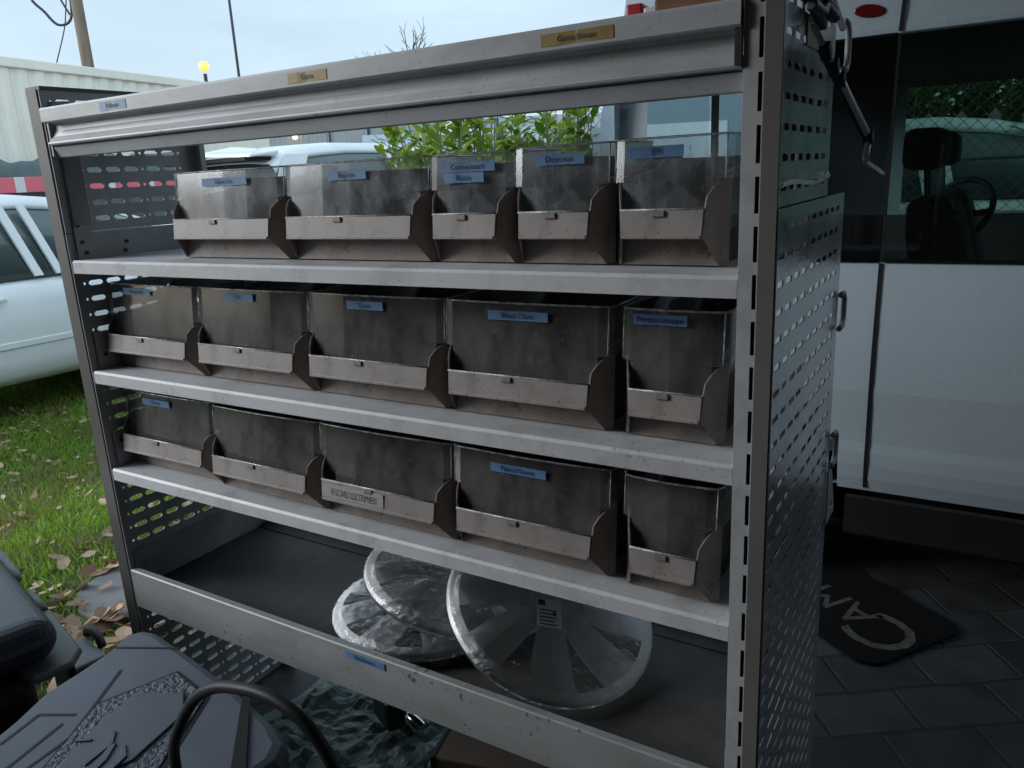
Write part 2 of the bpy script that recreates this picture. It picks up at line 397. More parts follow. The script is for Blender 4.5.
SLOT = (.0148,.0048,.0042); SLOT_R = (.0138,.0037,.0018); DOT = (.0024,.0026,.001); SQ = (.0085,.0088,.0025)
def ucols(y0, y1, slots, dots, w=.0385, dw=.009, SLOT=SLOT):
    cells = []; items = sorted([(s, w, SLOT) for s in slots] + [(d, dw, DOT) for d in dots])
    cur = y0
    for c, ww, k in items:
        a, b = c-ww/2, c+ww/2
        if a < cur: a = cur; b = max(b, a+.006); 
        if a > cur+1e-5: cells.append((cur, a, None))
        cells.append((a, b, k)); cur = b
    if cur < y1: cells.append((cur, y1, None))
    return cells
def vrows(z0, z1, pitch=.03, phase=.02, skip=lambda z: False):
    cells = []; k = math.ceil((z0 - phase)/pitch + .55); cur = z0
    while phase + (k+.5)*pitch < z1:
        zc = phase + k*pitch
        if zc - pitch/2 > cur + 1e-5: cells.append((cur, zc-pitch/2, False))
        cells.append((zc-pitch/2, zc+pitch/2, not skip(zc))); cur = zc + pitch/2; k += 1
    if cur < z1: cells.append((cur, z1, False))
    return cells

# ================================================================== SHELVING UNIT
W = 1.25
unit = empty('shelving_unit', (0,0,0), label='grey steel van racking unit with perforated sides holding three rows of clear fronted bins', cat='shelving unit')

def slotted_upright(name, x0, x1, xs, mat_, z1=1.393, label=None):
    mb = MB()
    hw = .0022
    perf(mb, [(x0, xs-.004, None), (xs-.004, xs+.004, (hw, .019, .0008)), (xs+.004, x1, None)], vrows(.01, z1, .05, .02), lambda u,v: (u, 0., v))
    mb.add([(x0,0,.01),(x0,.03,.01),(x0,.03,z1),(x0,0,z1)], [(0,1,2,3)])
    mb.add([(x1,0,.01),(x1,.012,.01),(x1,.012,z1),(x1,0,z1)], [(0,1,2,3)])
    o = mb.build(name, mat_, unit, solid=.0016)
    if label: o['label'] = label
    return o
# left upright: plain dark channel
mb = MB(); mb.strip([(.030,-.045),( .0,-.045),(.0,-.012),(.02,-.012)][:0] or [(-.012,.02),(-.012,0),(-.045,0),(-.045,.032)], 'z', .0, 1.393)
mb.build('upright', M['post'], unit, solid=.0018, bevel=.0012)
# right upright : light strip, slot row, brown face
mb = MB()
perf(mb, [(1.2505,1.2646,None),(1.2646,1.2706,(.0022,.0185,.0006)),(1.2706,1.2865,None)], vrows(.0,1.46,.05,.02), lambda u,v:(u,-.001,v))
mb.add([(1.2505,-.001,0),(1.2505,.03,0),(1.2505,.03,1.46),(1.2505,-.001,1.46)],[(0,1,2,3)])
mb.build('upright', M['post_light'], unit, solid=.0014)
# dark liner inside the slot row
mb = MB(); mb.box(1.253,1.284,.012,.016,0,1.455); mb.build('upright_liner', M['darkmetal'], unit)
mb = MB(); mb.strip([(1.2712,-.0025),(1.2878,-.0025),(1.2878,.010)], 'z', 0.0, 1.46)
mb.build('side_panel_flange', M['flange'], unit, solid=.0012)

# left side panel (lower deep part and upper part)
cols_l = ucols(.0, .365, [.0395,.077,.1155,.154,.2035,.242,.2925,.331], [.0185,.1785,.2675])
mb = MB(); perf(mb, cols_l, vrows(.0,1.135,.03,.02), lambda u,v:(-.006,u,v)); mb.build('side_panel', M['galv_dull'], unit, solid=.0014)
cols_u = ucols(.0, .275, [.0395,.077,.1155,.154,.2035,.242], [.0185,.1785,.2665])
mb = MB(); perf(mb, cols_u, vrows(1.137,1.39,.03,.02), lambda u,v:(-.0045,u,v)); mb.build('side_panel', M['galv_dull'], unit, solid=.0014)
mb = MB(); mb.strip([(-.006,.276),(-.006,.312),(.024,.312),(.024,.300)],'z',1.10,1.385); mb.build('upright', M['galv_dull'], unit, solid=.0018)
mb = MB(); mb.strip([(.025,.362),(-.008,.362),(-.008,.345)],'z',.0,1.13); mb.build('upright', M['galv_dull'], unit, solid=.0018)
# left top cap
mb = MB(); mb.box(-.045,.0,.0,.31,1.390,1.396); mb.build('panel_cap', M['post'], unit)
mb = MB(); mb.strip([(-.004,.016),(.004,.016),(.02,.04)],'z',1.15,1.37); mb.build('inner_flange', M['post_light'], unit, solid=.0015)

# right side panels
cols_r = ucols(.0, .392, [.018,.0585,.098,.1365,.186,.2255,.265,.3045,.344], [.1612,.2853], w=.037, SLOT=SLOT_R)
rng = random.Random(3)
mb = MB(); perf(mb, cols_r, vrows(.0,1.155,.03,.026), lambda u,v:(1.2895,u,v)); lp = mb.build('side_panel', M['galv'], unit, solid=.0014)
def ucols_sq(y0,y1,cs):
    cells=[];cur=y0
    for c in cs:
        a,b=c-.0135,c+.0135
        if a>cur+1e-5: cells.append((cur,a,None))
        cells.append((a,b,SQ));cur=b
    cells.append((cur,y1,None)); return cells
mb = MB(); perf(mb, ucols(.0,.268,[.024,.0625,.101,.1395,.188,.2265],[.1635,.255], SLOT=SLOT_R), vrows(1.157,1.46,.03,.006), lambda u,v:(1.2880,u,v)); mb.build('side_panel', M['galv'], unit, solid=.0014)
mb = MB(); mb.strip([(1.2875,.2682),(1.278,.2682)],'z',1.157,1.46); mb.build('rear_flange', M['galv_dull'], unit, solid=.0015)
# folded bright strip where upper and lower sheets meet
mb = MB()
pts = [(0.003+.258*i/16, 1.179+.0022*math.sin(i*.45)+(.006 if i==15 else 0)) for i in range(17)]
for (ya,za),(yb,zb) in zip(pts, pts[1:]):
    mb.add([(1.2898,ya,za-.003),(1.2898,yb,zb-.003),(1.2925,yb,zb+.0015),(1.2925,ya,za+.0015)],[(0,1,2,3)])
mb.build('folded_edge', M['glint_metal'], unit, solid=.0008)

# strap loops on rear edge of right panel
for (y,z,hh) in [(.292,1.338,.055),(.386,.985,.05),(.39,.768,.05)]:
    mb = MB(); mb.tube([(1.296,y-.01,z+hh/2),(1.296,y+.012,z+hh/2),(1.296,y+.024,z+hh/2-.01),(1.296,y+.024,z-hh/2+.01),(1.296,y+.012,z-hh/2),(1.296,y-.01,z-hh/2)],.0042,8)
    mb.build('strap_loop', M['galv_dull'], unit, smooth=True)
mb = MB(); mb.prism([(.375,.735),(.40,.735),(.44,.655),(.44,.645),(.41,.645),(.41,.66),(.425,.66),(.425,.672),(.405,.672),(.405,.645),(.375,.645)],'x',1.292,1.2945)
mb.build('bracket', M['galv_dull'], unit)

# folding latch arm
mb = MB()
A = Vector((1.297,.086,1.338)); C_ = Vector((1.345,.176,1.224))
d = (C_-A)
mb.tube([A, A+d*.3, A+d*.31, A+d*.97],[.0035,.0035,.005,.005],8)
arm = mb.build('latch_arm', M['glint_metal'], unit, smooth=True)
mb = MB(); mb.tube([A+d*.12+Vector((0,.004,-.010)), A+d*.95+Vector((0,.004,-.008))],.0035,6); mb.build('arm_rail', M['darkmetal'], arm)
mb = MB()
for t in (.22,.36,.47): 
    p=A+d*t; mb.obox(p,.012,.018,.012,(R(-40),0,0)); mb.build('arm_clamp', M['darkmetal'], arm, bevel=.002); mb=MB()
mb.obox(C_+Vector((0,.002,0)),.012,.016,.012,(R(-40),0,0)); mb.build('arm_clamp', M['darkmetal'], arm, bevel=.002)
mb = MB(); mb.tube([C_, C_+Vector((0,.004,-.010)), C_+Vector((0,-.006,-.022)), C_+Vector((0,-.008,-.027)), C_+Vector((.002,.06,-.034)), C_+Vector((.004,.125,-.043))],[.004,.004,.004,.0026,.0022,.002],6); mb.build('hook', M['glint_metal'], arm, smooth=True)
mb = MB(); mb.obox((1.2945,.115,1.362),.012,.075,.022,(R(-20),0,0)); mb.tube([(1.298,.07,1.355),(1.303,.10,1.35),(1.300,.13,1.362),(1.306,.16,1.352)],.007,6); mb.tube([(1.30,.09,1.372),(1.305,.15,1.362),(1.305,.20,1.352)],.004,6)
mb.build('pivot_bracket', M['darkmetal'], unit, bevel=.002)
mb = MB(); mb.tube([(1.304,.10,1.384),(1.307,.205,1.347)],.0042,6); mb.build('pivot_rod', M['glint_metal'], unit)
mb = MB(); mb.obox((1.290,.125,1.335),.002,.06,.03); mb.build('brass_plate', mat('brass_plate', (.3,.27,.17), .4, .5, .1), unit)

# top tray with stepped front
prof = [(.30,1.345),(.0,1.350),(-.008,1.3565),(-.009,1.354),(-.009,1.334),(-.007,1.332),(.008,1.3325),(.012,1.328),(.011,1.318),(.006,1.308),(-.001,1.300),(-.003,1.2985),(-.004,1.2965),(-.003,1.2945),(.009,1.292),(.004,1.290),(.010,1.2735),(.013,1.272),(.016,1.276)]
mb = MB(); mb.strip(prof,'x',.004,1.249); tray_top = mb.build('top_tray', M['toprail'], unit, solid=.0014)
mb = MB(); mb.box(-.010,.003,.002,.02,1.275,1.352); mb.build('tray_end_bracket', M['galv_dull'], unit)
mb = MB(); mb.box(1.2425,1.2495,-.006,.0,1.296,1.36); mb.build('end_strip', M['darkmetal'], unit)
# shelves
for z in (1.086,.871,.668):
    mb = MB(); mb.strip([(.365,z-.02),(.365,z-.0005),(.003,z-.0005),(.0,z-.004),(.0,z-.023),(.012,z-.024)],'x',.0,1.2495)
    mb.build('shelf', M['shelf'], unit, solid=.002)
    for xx in (-.0015, 1.2475):
        mb = MB(); mb.box(xx,xx+.002,.014,.36,z+.001,z+.05); mb.box(xx,xx+.002,.014,.05,z+.05,z+.075); mb.build('side_flange', M['galv_dull'], unit)
# bolts on left flange
for (y,z) in [(.025,1.118),(.03,1.098),(.115,1.112),(.11,1.095),(.022,1.15),(.03,.72),(.03,.90)]:
    mb = MB(); mb.lathe([(.0,0),(.0036,0),(.0036,.003),(.0,.003)][1:3],10,'x',(.0008,y,z)); mb.build('bolt', M['darkmetal'], unit)
# bottom tray
mb = MB(); mb.strip([(.012,.4415),(.0,.4425),(-.0015,.441),(-.0015,.359),(.004,.357),(.02,.357)],'x',.0,1.2495); rail = mb.build('front_rail', M['rail'], unit, solid=.002)
mb = MB(); mb.box(.002,1.248,.006,.365,.392,.398); mb.build('tray_floor', M['traymat'], unit)
for xx in (-.003,1.247):
    mb = MB(); mb.strip([(xx,.478),(xx+.001,.40)],'y',.012,.365)
    mb.build('tray_side', M['rail'], unit, solid=.003)
mb = MB(); mb.strip([(.33,.399),(.365,.405),(.367,.425)],'x',.0,1.249); mb.build('tray_back', M['traymat'], unit, solid=.002)

# tape labels on rails
def tape(parent, x0, x1, z0, z1, y, material, text=None, size=.008, tx=None, tilt=0, name='label_tape'):
    mb = MB(); n=4
    rows = [(x0+(x1-x0)*i/n, .0004*math.sin(i*2.1)) for i in range(n+1)]
    for (xa,dy),(xb,dy2) in zip(rows, rows[1:]):
        mb.add([(xa,y-dy,z0),(xb,y-dy2,z0),(xb,y-dy2,z1),(xa,y-dy,z1)],[(0,1,2,3)])
    o = mb.build(name, material, parent)
    if text:
        Mx = Matrix.Translation((tx if tx else (x0+x1)/2, y-.0008, (z0+z1)/2)) @ FRONT
        text_mesh('lettering', text, size, M['ink'], Mx, o, extrude=.00005, bold=0)
    return o
tape(unit, .185,.258,1.3375,1.3515,-.0100, M['bluetape'], 'Rallonges', .009)['label'] = 'blue tape strip with dark lettering'
tape(unit, .628,.701,1.3375,1.3505,-.0100, M['yellowtape'], 'Gaine', .010)['label'] = 'yellow tape strip with dark lettering'
tape(unit, 1.027,1.115,1.3375,1.3505,-.0100, M['yellowtape'], 'Gaine blouse', .009)['label'] = 'longer yellow tape strip with dark lettering'
tape(unit, .602,.688,.4235,.4365,-.0038, M['bluetape'], 'Enjoliveurs', .010)['label'] = 'blue tape strip on the bottom rail'

# ================================================================== STORAGE BINS
def make_bin(x0, x1, y0, z, h, labels, text, hand=None, d=.29, back=.011):
    x1 += .008; w = x1-x0
    t = .020; pr = .036; SH = .11
    root = empty('storage_bin', (x0,y0,z), label=text, cat='storage bin', group='clear fronted bins in the racking')
    mb = MB()
    hr = h-back; q = .014
    # side walls
    for s in (0,1):
        X = (lambda v: v) if s == 0 else (lambda v: w-v)
        A=(X(.0),.004,.0); B=(X(0),.0,.104); Ai=(X(q),.010,0); Bi=(X(q),.010,.104)
        mb.add([Ai,(X(q),d,0),(X(q),d,hr),(X(q),.115,hr),(X(q),.085,.112),Bi],[(0,1,2,3,4,5)]); mb.add([A,Ai,Bi,B],[(0,1,2,3)])
        Cc=(X(t*.6),-pr*.72,.090); C2=(X(t*.85),-pr*.94,.080); D=(X(t),-pr,.036); D0=(X(t*.95),-pr*.97,.062); E=(X(t*.40),-.004,.0)
        mb.add([A,B,Cc,C2,D0,D,E],[(0,1,2,3,4,5,6)])
    L_=lambda v:v
    # front wall + ledge + underside + lower front + floor + back
    fl=[(t,-pr,.036),(w-t,-pr,.036),(w-t*.95,-pr*.97,.066),(t*.95,-pr*.97,.066)]
    wl_=MB(); wl_.add([(a,b-.0016+SH*c,c) for a,b,c in fl],[(0,1,2,3)]); wl_.build('front_lip', M['binlip'], root, solid=.0022)
    mb.add([(t,-pr,.036),(w-t,-pr,.036),(w-t*.40,-.004,.031),(t*.40,-.004,.031)],[(0,1,2,3)])
    mb.add([(t*.40,-.004,.031),(w-t*.40,-.004,.031),(w-t*.40,-.004,.0),(t*.40,-.004,.0)],[(0,1,2,3)])
    mb.add([(t*.40,-.004,.0),(w-t*.40,-.004,.0),(w-q,.010,0),(w-q,d,0),(q,d,0),(q,.010,0)],[(0,1,2,3,4,5)])
    # back with ribs
    nb = max(6, int(w/.018)); pr_=[]
    for i in range(nb+1):
        xx=q+(w-2*q)*i/nb; yy=d-(.006 if i%2 else 0); pr_.append((xx,yy))
    for (xa,ya),(xb,yb) in zip(pr_,pr_[1:]):
        mb.add([(xa,ya,0),(xb,yb,0),(xb,yb,hr),(xa,ya,hr)],[(0,1,2,3)])
    shear=lambda m_: setattr(m_,'v',[(a,b+SH*c*(1 if b<.12 else 0),c) for a,b,c in m_.v])
    shear(mb)
    body = mb.build('body', M['bin'], root, solid=.0026, bevel=.0007, seg=1)
    # ledge lip (worn light edge) and clip
    mb = MB(); mb.box(t+.001,w-t-.001,-pr-.0045,-pr+.001,.0335,.038); shear(mb)
    mb.build('ledge', M['binlip'], body, bevel=.0008)
    mb = MB(); mb.box(w*.42,w*.42+.016,-pr-.0045,-pr-.001,.0585,.0655); shear(mb); mb.build('clip', M['bin'], body, bevel=.0008)
    # visor
    path=[(.0055,.10),(.0045,.01),(.0052,-.004),(.009,-.0135),(.0145,-.0195)]
    mid=[(w*.3,-.0235),(w*.5,-.0245),(w*.7,-.0235)] if w>.18 else [(w*.5,-.0245)]
    full=path+mid+[(w-a,b) for a,b in reversed(path)]
    wp=[(.002,.10),(-.003,.0),(-.0025,-.009),(.003,-.0175),(.014,-.0205)]
    wide=wp+mid+[(w-a,b) for a,b in reversed(wp)]
    mb = MB()
    lean=SH*h
    rows=[.040,.098,h-.006,h]
    for za,zb in zip(rows,rows[1:]):
        pp=full if za<.09 else wide
        for (xa,ya),(xb,yb) in zip(pp,pp[1:]):
            oa=lean*(za/h); ob=lean*(zb/h)
            mb.add([(xa,ya+oa,za),(xb,yb+oa,za),(xb,yb+ob,zb),(xa,ya+ob,zb)],[(0,1,2,3)])
    vis = mb.build('visor', M['visortop'] if z > 1 else M['visor'], root, smooth=False)
    # rim: pale tubes paint the glint along top, corner and lip edges
    mb = MB(); mb.tube([(a,b+lean,h) for a,b in wide],.0015,5); mb.build('visor_rim', M['edge_glint'], vis, smooth=True)
    for sx in (.0015, w-.0015):
        mb = MB(); mb.tube([(sx,-.0172+SH*.1,.1),(sx,-.0172+SH*h,h)],.0009,5); mb.build('visor_edge_glint', M['edge_glint'], vis, smooth=True)
    mb = MB(); mb.tube([(t*.9,-pr-.001,.0665),(w*.5,-pr-.001,.0665),(w-t*.9,-pr-.001,.0665)],.0015,5); shear(mb)
    mb.build('visor_lip_glint', M['edge_glint'], vis, smooth=True)
    for (a,b,zt,txt,tx) in labels:
        zc=zt-z
        lo=tape(vis, a-x0,b-x0,zc-.013,zc,-.0275+SH*(zc-.0065), M['bluetape'], txt, .0105, (tx-x0) if tx else None)
    if hand:
        Mx = Matrix.Translation((hand[1]-x0, -pr-.0050+SH*.05, .050)) @ FRONT
        mb = MB(); mb.box(hand[1]-x0-.068,hand[1]-x0+.062,-pr-.0036,-pr-.0026,.0405,.062); shear(mb); wl=mb.build('written_label', M['paperdim'], body)
        text_mesh('lettering', hand[0], .017, M['ink'], Mx, wl, extrude=.0001, bold=-.0002, shear=.12, xscale=.85)
    return root
M['edge_glint'] = glassy('edge_glint_plastic', (.8,.8,.8), .6, (.85,.86,.87), .12, 90)  # pale haze stands in for light caught on clear plastic edges
M['paperdim'] = mat('grey_label_strip', (.36,.34,.32), .6, 0, .1, 30, dirt=(.12,.11,.1), dirt_amt=.3, dirt_scale=30)

BZ1=1.0885; H1=.144
make_bin(.237,.504,.075,BZ1,H1,[(.325,.435,1.221,'Gaine dos',None)],'leftmost bin of the top row, wide, with a faded blue tape label')
make_bin(.514,.790,.075,BZ1,H1,[(.615,.69,1.220,'Rapides',None)],'wide top row bin with blue tape at its middle, below the white hatchback roof')
make_bin(.799,.931,.075,BZ1,H1,[(.826,.912,1.222,'Connecteurs',None),(.830,.895,1.208,'Relais',None)],'narrow top row bin with two blue tape strips one above the other')
make_bin(.936,1.065,.075,BZ1,H1+.002,[(.972,1.042,1.2245,'Dominos',None)],'narrow top row bin with one blue tape, between two-tape bin and EPI bin')
make_bin(1.078,1.208,.075,BZ1,H1+.003,[(1.098,1.168,1.2265,'EPI',1.135)],'narrow top row bin labelled EPI beside the right upright',back=.022)
BZ2=.8735; H2=.162
make_bin(-.001,.262,.062,BZ2,H2,[(.062,.145,1.030,'Ampoules',None)],'leftmost bin of the middle row with pale blue tape at its top left')
make_bin(.270,.535,.062,BZ2,H2,[(.352,.425,1.030,'Vis',None)],'second middle row bin with bluish visor and short blue tape')
make_bin(.543,.808,.062,BZ2,H2,[(.636,.708,1.028,'Tuyau',None)],'central middle row bin with small blue tape, grey scratched visor')
make_bin(.818,1.066,.060,BZ2,H2,[(.897,.99,1.026,'Bleus Claire',None)],'widest looking middle row bin with blue tape reading Bleus Claire')
make_bin(1.092,1.214,.060,BZ2,H2,[(1.110,1.178,1.031,'Presse étoupe',None)],'narrow middle row bin with blue tape reading Presse étoupe by the right upright')
BZ3=.6705; H3=.152
make_bin(-.001,.270,.055,BZ3,H3,[(.075,.158,.8145,'Divers',None)],'leftmost bin of the bottom row with pale blue tape')
make_bin(.284,.548,.045,BZ3,H3,[],'bottom row bin without any label, second from left')
make_bin(.556,.815,.045,BZ3,H3,[],'bottom row bin with handwriting on its front ledge',hand=('F.CAS ULTIMES',.645))
make_bin(.826,1.072,.045,BZ3,H3,[(.897,.987,.8105,'Pince/Noires',None)],'wide bottom row bin with slanting blue tape on its visor')
make_bin(1.100,1.216,.040,BZ3,H3,[],'narrow bottom row bin without label by the right upright')

# ================================================================== WHEEL COVERS
def make_cover(name, loc, rot, label, with_label=False, spin=0.):
    root = empty(name, loc, rot, label, 'wheel cover', 'wrapped wheel covers in the bottom tray'); root.scale=(.862,.862,.862)
    sp=8; ncw=6; ncs=6
    rad=[.0,.028,.046,.052,.058,.066,.074,.085,.10,.12,.14,.16,.172,.180,.187,.194,.202,.206]
    R0,R1=.074,.187
    def zz(r):
        if r<.052: return .0345-2.6*r*r
        if r<.058: return .0275-.4*(r-.052)
        if r<.187: return .0265-.012*((r-.058)/.129)
        if r<.203: return .0145-.005*((r-.187)/.016)
        return .004
    def half(r):
        u=min(1,max(0,(r-R0)/(R1-R0)))
        return .06+.17*u-.03*max(0,(u-.85)/.15)
    mb=MB(); rings=[]
    for i,r in enumerate(rad):
        ring=[]; h=half(r)
        us=[-h+2*h*j/ncw for j in range(ncw)]+[h+(1-2*h)*j/ncs for j in range(ncs)]
        for k in range(sp):
            for j,u in enumerate(us):
                a=2*PI*(k+u+.9*max(0,r-.06))/sp+spin
                z=zz(r)
                if .056<r<.19 and j>=ncw:
                    q=abs((j-ncw)/ncs-.5)*2
                    z+=.007*(1-q)-.001
                ring.append((r*math.cos(a),r*math.sin(a),z))
        rings.append(ring)
    n=sp*(ncw+ncs)
    vs=[p for r in rings for p in r]; fs=[]
    for i in range(len(rad)-1):
        rm=(rad[i]+rad[i+1])/2
        for k in range(n):
            if R0<rm<R1 and (k%(ncw+ncs))<ncw: continue
            fs.append((i*n+k,i*n+(k+1)%n,(i+1)*n+(k+1)%n,(i+1)*n+k))
    mb.add(vs,fs)
    disc=mb.build('disc', M['hub'], root, solid=.007, smooth=True)
    m=disc.modifiers.new('e','EDGE_SPLIT'); m.split_angle=R(14)
    mb=MB(); mb.lathe([(.03,.0345),(.026,.0375),(.004,.0385)],28); mb.build('centre_cap', M['hub'], root, smooth=True)
    # plastic film
    mb=MB(); rr=[.002,.03,.06,.09,.12,.15,.175,.19,.201,.2075,.2095,.2075,.19,.1]; hz=[.0415,.040,.0385,.037,.0345,.032,.029,.0265,.0225,.014,.004,-.003,-.005,-.005]
    rings=[]; nn=240
    rg=random.Random(hash(name)%1000+int(loc[0]*1000))
    for r,h in zip(rr,hz):
        ring=[]
        for k in range(nn):
            a=2*PI*k/nn
            wob=noise.noise(Vector((math.cos(a)*14,math.sin(a)*14,r*25+loc[0]*7)))
            pl=noise.noise(Vector((math.cos(a)*70,math.sin(a)*70,loc[0]*9)))
            e=(.0009*wob+ .0016*pl*(r>.17))*(r>.02)*(1 if h>-.01 else .2)
            ring.append(((r+e*.3)*math.cos(a),(r+e*.3)*math.sin(a),h+e))
        rings.append(ring)
    mb.loft(rings,cap=False)
    mb.build('plastic_wrap', M['wrap'], root, smooth=True)
    if with_label:
        mb=MB(); mb.add([(-.024,-.032,.0435),(.024,-.032,.0430),(.024,.032,.0430),(-.024,.032,.0435)],[(0,1,2,3)])
        pl=mb.build('paper_label', M['paper'], root); pl['label']='small white printed sticker'
        mb=MB()
        mb.box(-.021,-.007,.016,.028,.0438,.0442); mb.box(.008,.014,-.005,.003,.0438,.0442)
        for i in range(5): mb.box(-.019,.014-.004*(i%2),-.028+.008*i,-.0255+.008*i,.0438,.0441)
        mb.build('printing', M['ink'], pl)
        for v in (pl,):
            v.rotation_euler=(0,0,R(35)); v.location=(.011,-.045,.0015)
    return root
make_cover('wheel_cover',(.624,.20,.4145),(R(-2),0,R(20)),'wrapped silver wheel cover lying flat at the bottom left of the pile')
make_cover('wheel_cover',(.70,.208,.482),(R(-6),R(12),0),'wrapped wheel cover resting on the flat one, behind the front cover',spin=.3)
make_cover('wheel_cover',(.895,.190,.487),(R(8.2),R(25.8),0),'frontmost wrapped wheel cover leaning on the others, with a white sticker',True,spin=.1)

# ================================================================== TOP OF UNIT: wooden block and red box
o=empty('wooden_block',(1.165,.15,1.353),(0,0,R(4)),'brown wooden block lying on top of the racking at the right','wood block')
mb=MB(); mb.box(-.05,.05,-.05,.06,0,.037); mb.build('block', M['wood'], o, bevel=.003)
mb=MB(); mb.box(-.05,.05,-.0512,-.0505,.012,.016); mb.build('saw_mark', M['casegroove'], o)
o=empty('red_box',(1.10,.15,1.353),(0,0,R(4)),'small red and white plastic box on top of the racking beside the wooden block','box')
mb=MB(); mb.box(-.028,-.007,-.03,.04,0,.040); mb.build('red_half', M['red'], o, bevel=.003)
mb=MB(); mb.box(-.0065,.016,-.03,.04,0,.034); mb.build('white_half', M['white'], o, bevel=.003)

# ================================================================== FOREGROUND: tool case, black case, hose, tarp, tool, cardboard
case=empty('tool_trunk',(.22,-.135,0),(0,0,R(-9)),'dark blue grey moulded plastic tool case with embossed lid in the lower left corner','tool case')
# local frame: +x along right edge, -y toward camera
lid=[(.012,-.016),(.02,.004),(.045,.014),(.14,.016),(.30,.013),(.44,.002),(.485,-.012),(.503,-.036),(.503,-.10),(.49,-.62),(.25,-.62),(.126,-.259),(.112,-.232),(.072,-.172),(.06,-.120),(.038,-.055)]
mb=MB()
rings=[]
for (s,z) in [(1.0,.405),(1.0,.438),(.985,.446),(.95,.450)]:
    cx,cy=.22,-.3
    rings.append([(cx+(x-cx)*s,cy+(y-cy)*s,z) for x,y in lid])
mb.loft(rings); mb.build('lid', M['casetop'], case, bevel=.004, seg=3, angle=25)
mb=MB(); rings=[]
for (s,z) in [(.9,.0),(.95,.06),(.965,.402)]:
    cx,cy=.22,-.3; rings.append([(cx+(x-cx)*s,cy+(y-cy)*s,z) for x,y in lid])
mb.loft(rings); mb.build('base', M['blackplastic'], case, bevel=.006)
def groove(p,q,wd=.005,z=.4508):
    a=Vector((*p,0));b=Vector((*q,0));dd=(b-a).normalized();nn_=Vector((-dd.y,dd.x,0))*wd/2
    return [(*(a+nn_).xy,z),(*(b+nn_).xy,z),(*(b-nn_).xy,z),(*(a-nn_).xy,z)]
mb=MB()
for p,q in [((.042,-.056),(.135,.010)),((.116,-.079),(.173,-.143)),((.173,-.143),(.223,-.201)),((.223,-.201),(.30,-.30)),((.176,-.141),(.199,-.025)),((.199,-.025),(.301,-.027)),((.301,-.027),(.43,-.19)),((.154,-.268),(.128,-.207)),((.128,-.207),(.175,-.172)),((.18,-.193),(.225,-.30)),((.223,-.201),(.25,-.30))]:
    mb.add(groove(p,q),[(0,1,2,3)])
mb.build('lid_groove', M['casegroove'], case)
mb=MB(); mb.prism([(.181,-.143),(.2025,-.029),(.299,-.031),(.42,-.19),(.40,-.36),(.31,-.31)],'z',.4495,.4528); mb.build('pebbled_field', M['caserough'], case)
mb=MB(); mb.prism([(.242,-.182),(.203,-.095),(.266,-.048),(.314,-.073),(.349,-.165),(.33,-.26),(.29,-.25)],'z',.4525,.4560); pn=mb.build('raised_panel', M['casetop'], case, bevel=.002)
# embossed angular emblem
mb=MB()
for poly in ([(.300,-.214),(.288,-.179),(.267,-.158),(.273,-.154),(.296,-.168),(.310,-.212)],[(.300,-.165),(.323,-.189),(.345,-.240),(.336,-.243),(.315,-.200),(.296,-.172)],[(.313,-.158),(.338,-.168),(.352,-.20),(.346,-.203),(.331,-.173),(.314,-.165)],[(.246,-.196),(.262,-.182),(.264,-.186),(.248,-.201)]):
    mb.prism(poly,'z',.4555,.4585)
mb.build('emblem', M['casetop'], pn, bevel=.0008)
# strap down the lid
mb=MB(); mb.strip([(-.012,.4),(-.012,.4)],'y',0,0) if False else None
mb=MB(); mb.add([(.335,.012,.4525),(.353,.012,.4525),(.50,-.085,.4525),(.47,-.089,.4525)],[(0,1,2,3)]); mb.build('strap', M['rubber'], case, solid=.002)

blk=empty('black_case',(-.16,-.155,0),(0,0,R(-14)),'glossy black plastic case with a pale grey rim at the left edge','case')
mb=MB(); mb.box(-.42,.30,-.62,-.045,.02,.395); mb.build('base', M['blackplastic'], blk, bevel=.03, seg=4)
mb=MB(); mb.box(-.42,.292,-.62,.008,.402,.485); mb.build('cover', M['glossblack'], blk, bevel=.05, seg=6)
mb=MB(); mb.prism([(-.44,.042),(-.16,.042),(-.15,.022),(-.02,.022),(-.01,.040),(.27,.038),(.31,.012),(.312,-.05),(.28,-.062),(-.44,-.062)],'z',.385,.402); mb.build('rim', M['greyplastic'], blk, bevel=.008, seg=3)
for x in (-.24,-.04):
    mb=MB(); mb.tube([(x,.028,.40),(x+.11,.028,.40)],.009,8); mb.build('hinge', M['greyplastic'], blk, smooth=True)
mb=MB(); mb.box(.14,.22,.02,.032,.31,.384); mb.build('latch', M['blackplastic'], blk, bevel=.004)
# thing behind: small black round loop on a grey block
o=empty('grey_block',(-.27,.0,0),(0,0,R(-10)),'small grey concrete block with a black handle between the case and the lawn','block')
mb=MB(); mb.box(.0,.12,-.07,.012,.0,.20); mb.build('block', M['greyplastic'], o, bevel=.006)
mb=MB(); mb.tube([(.03+.042*math.cos(a),.02,.195+.028*math.sin(a)) for a in [PI*i/12 for i in range(13)]],.010,8); mb.build('handle', M['rubber'], o, smooth=True)

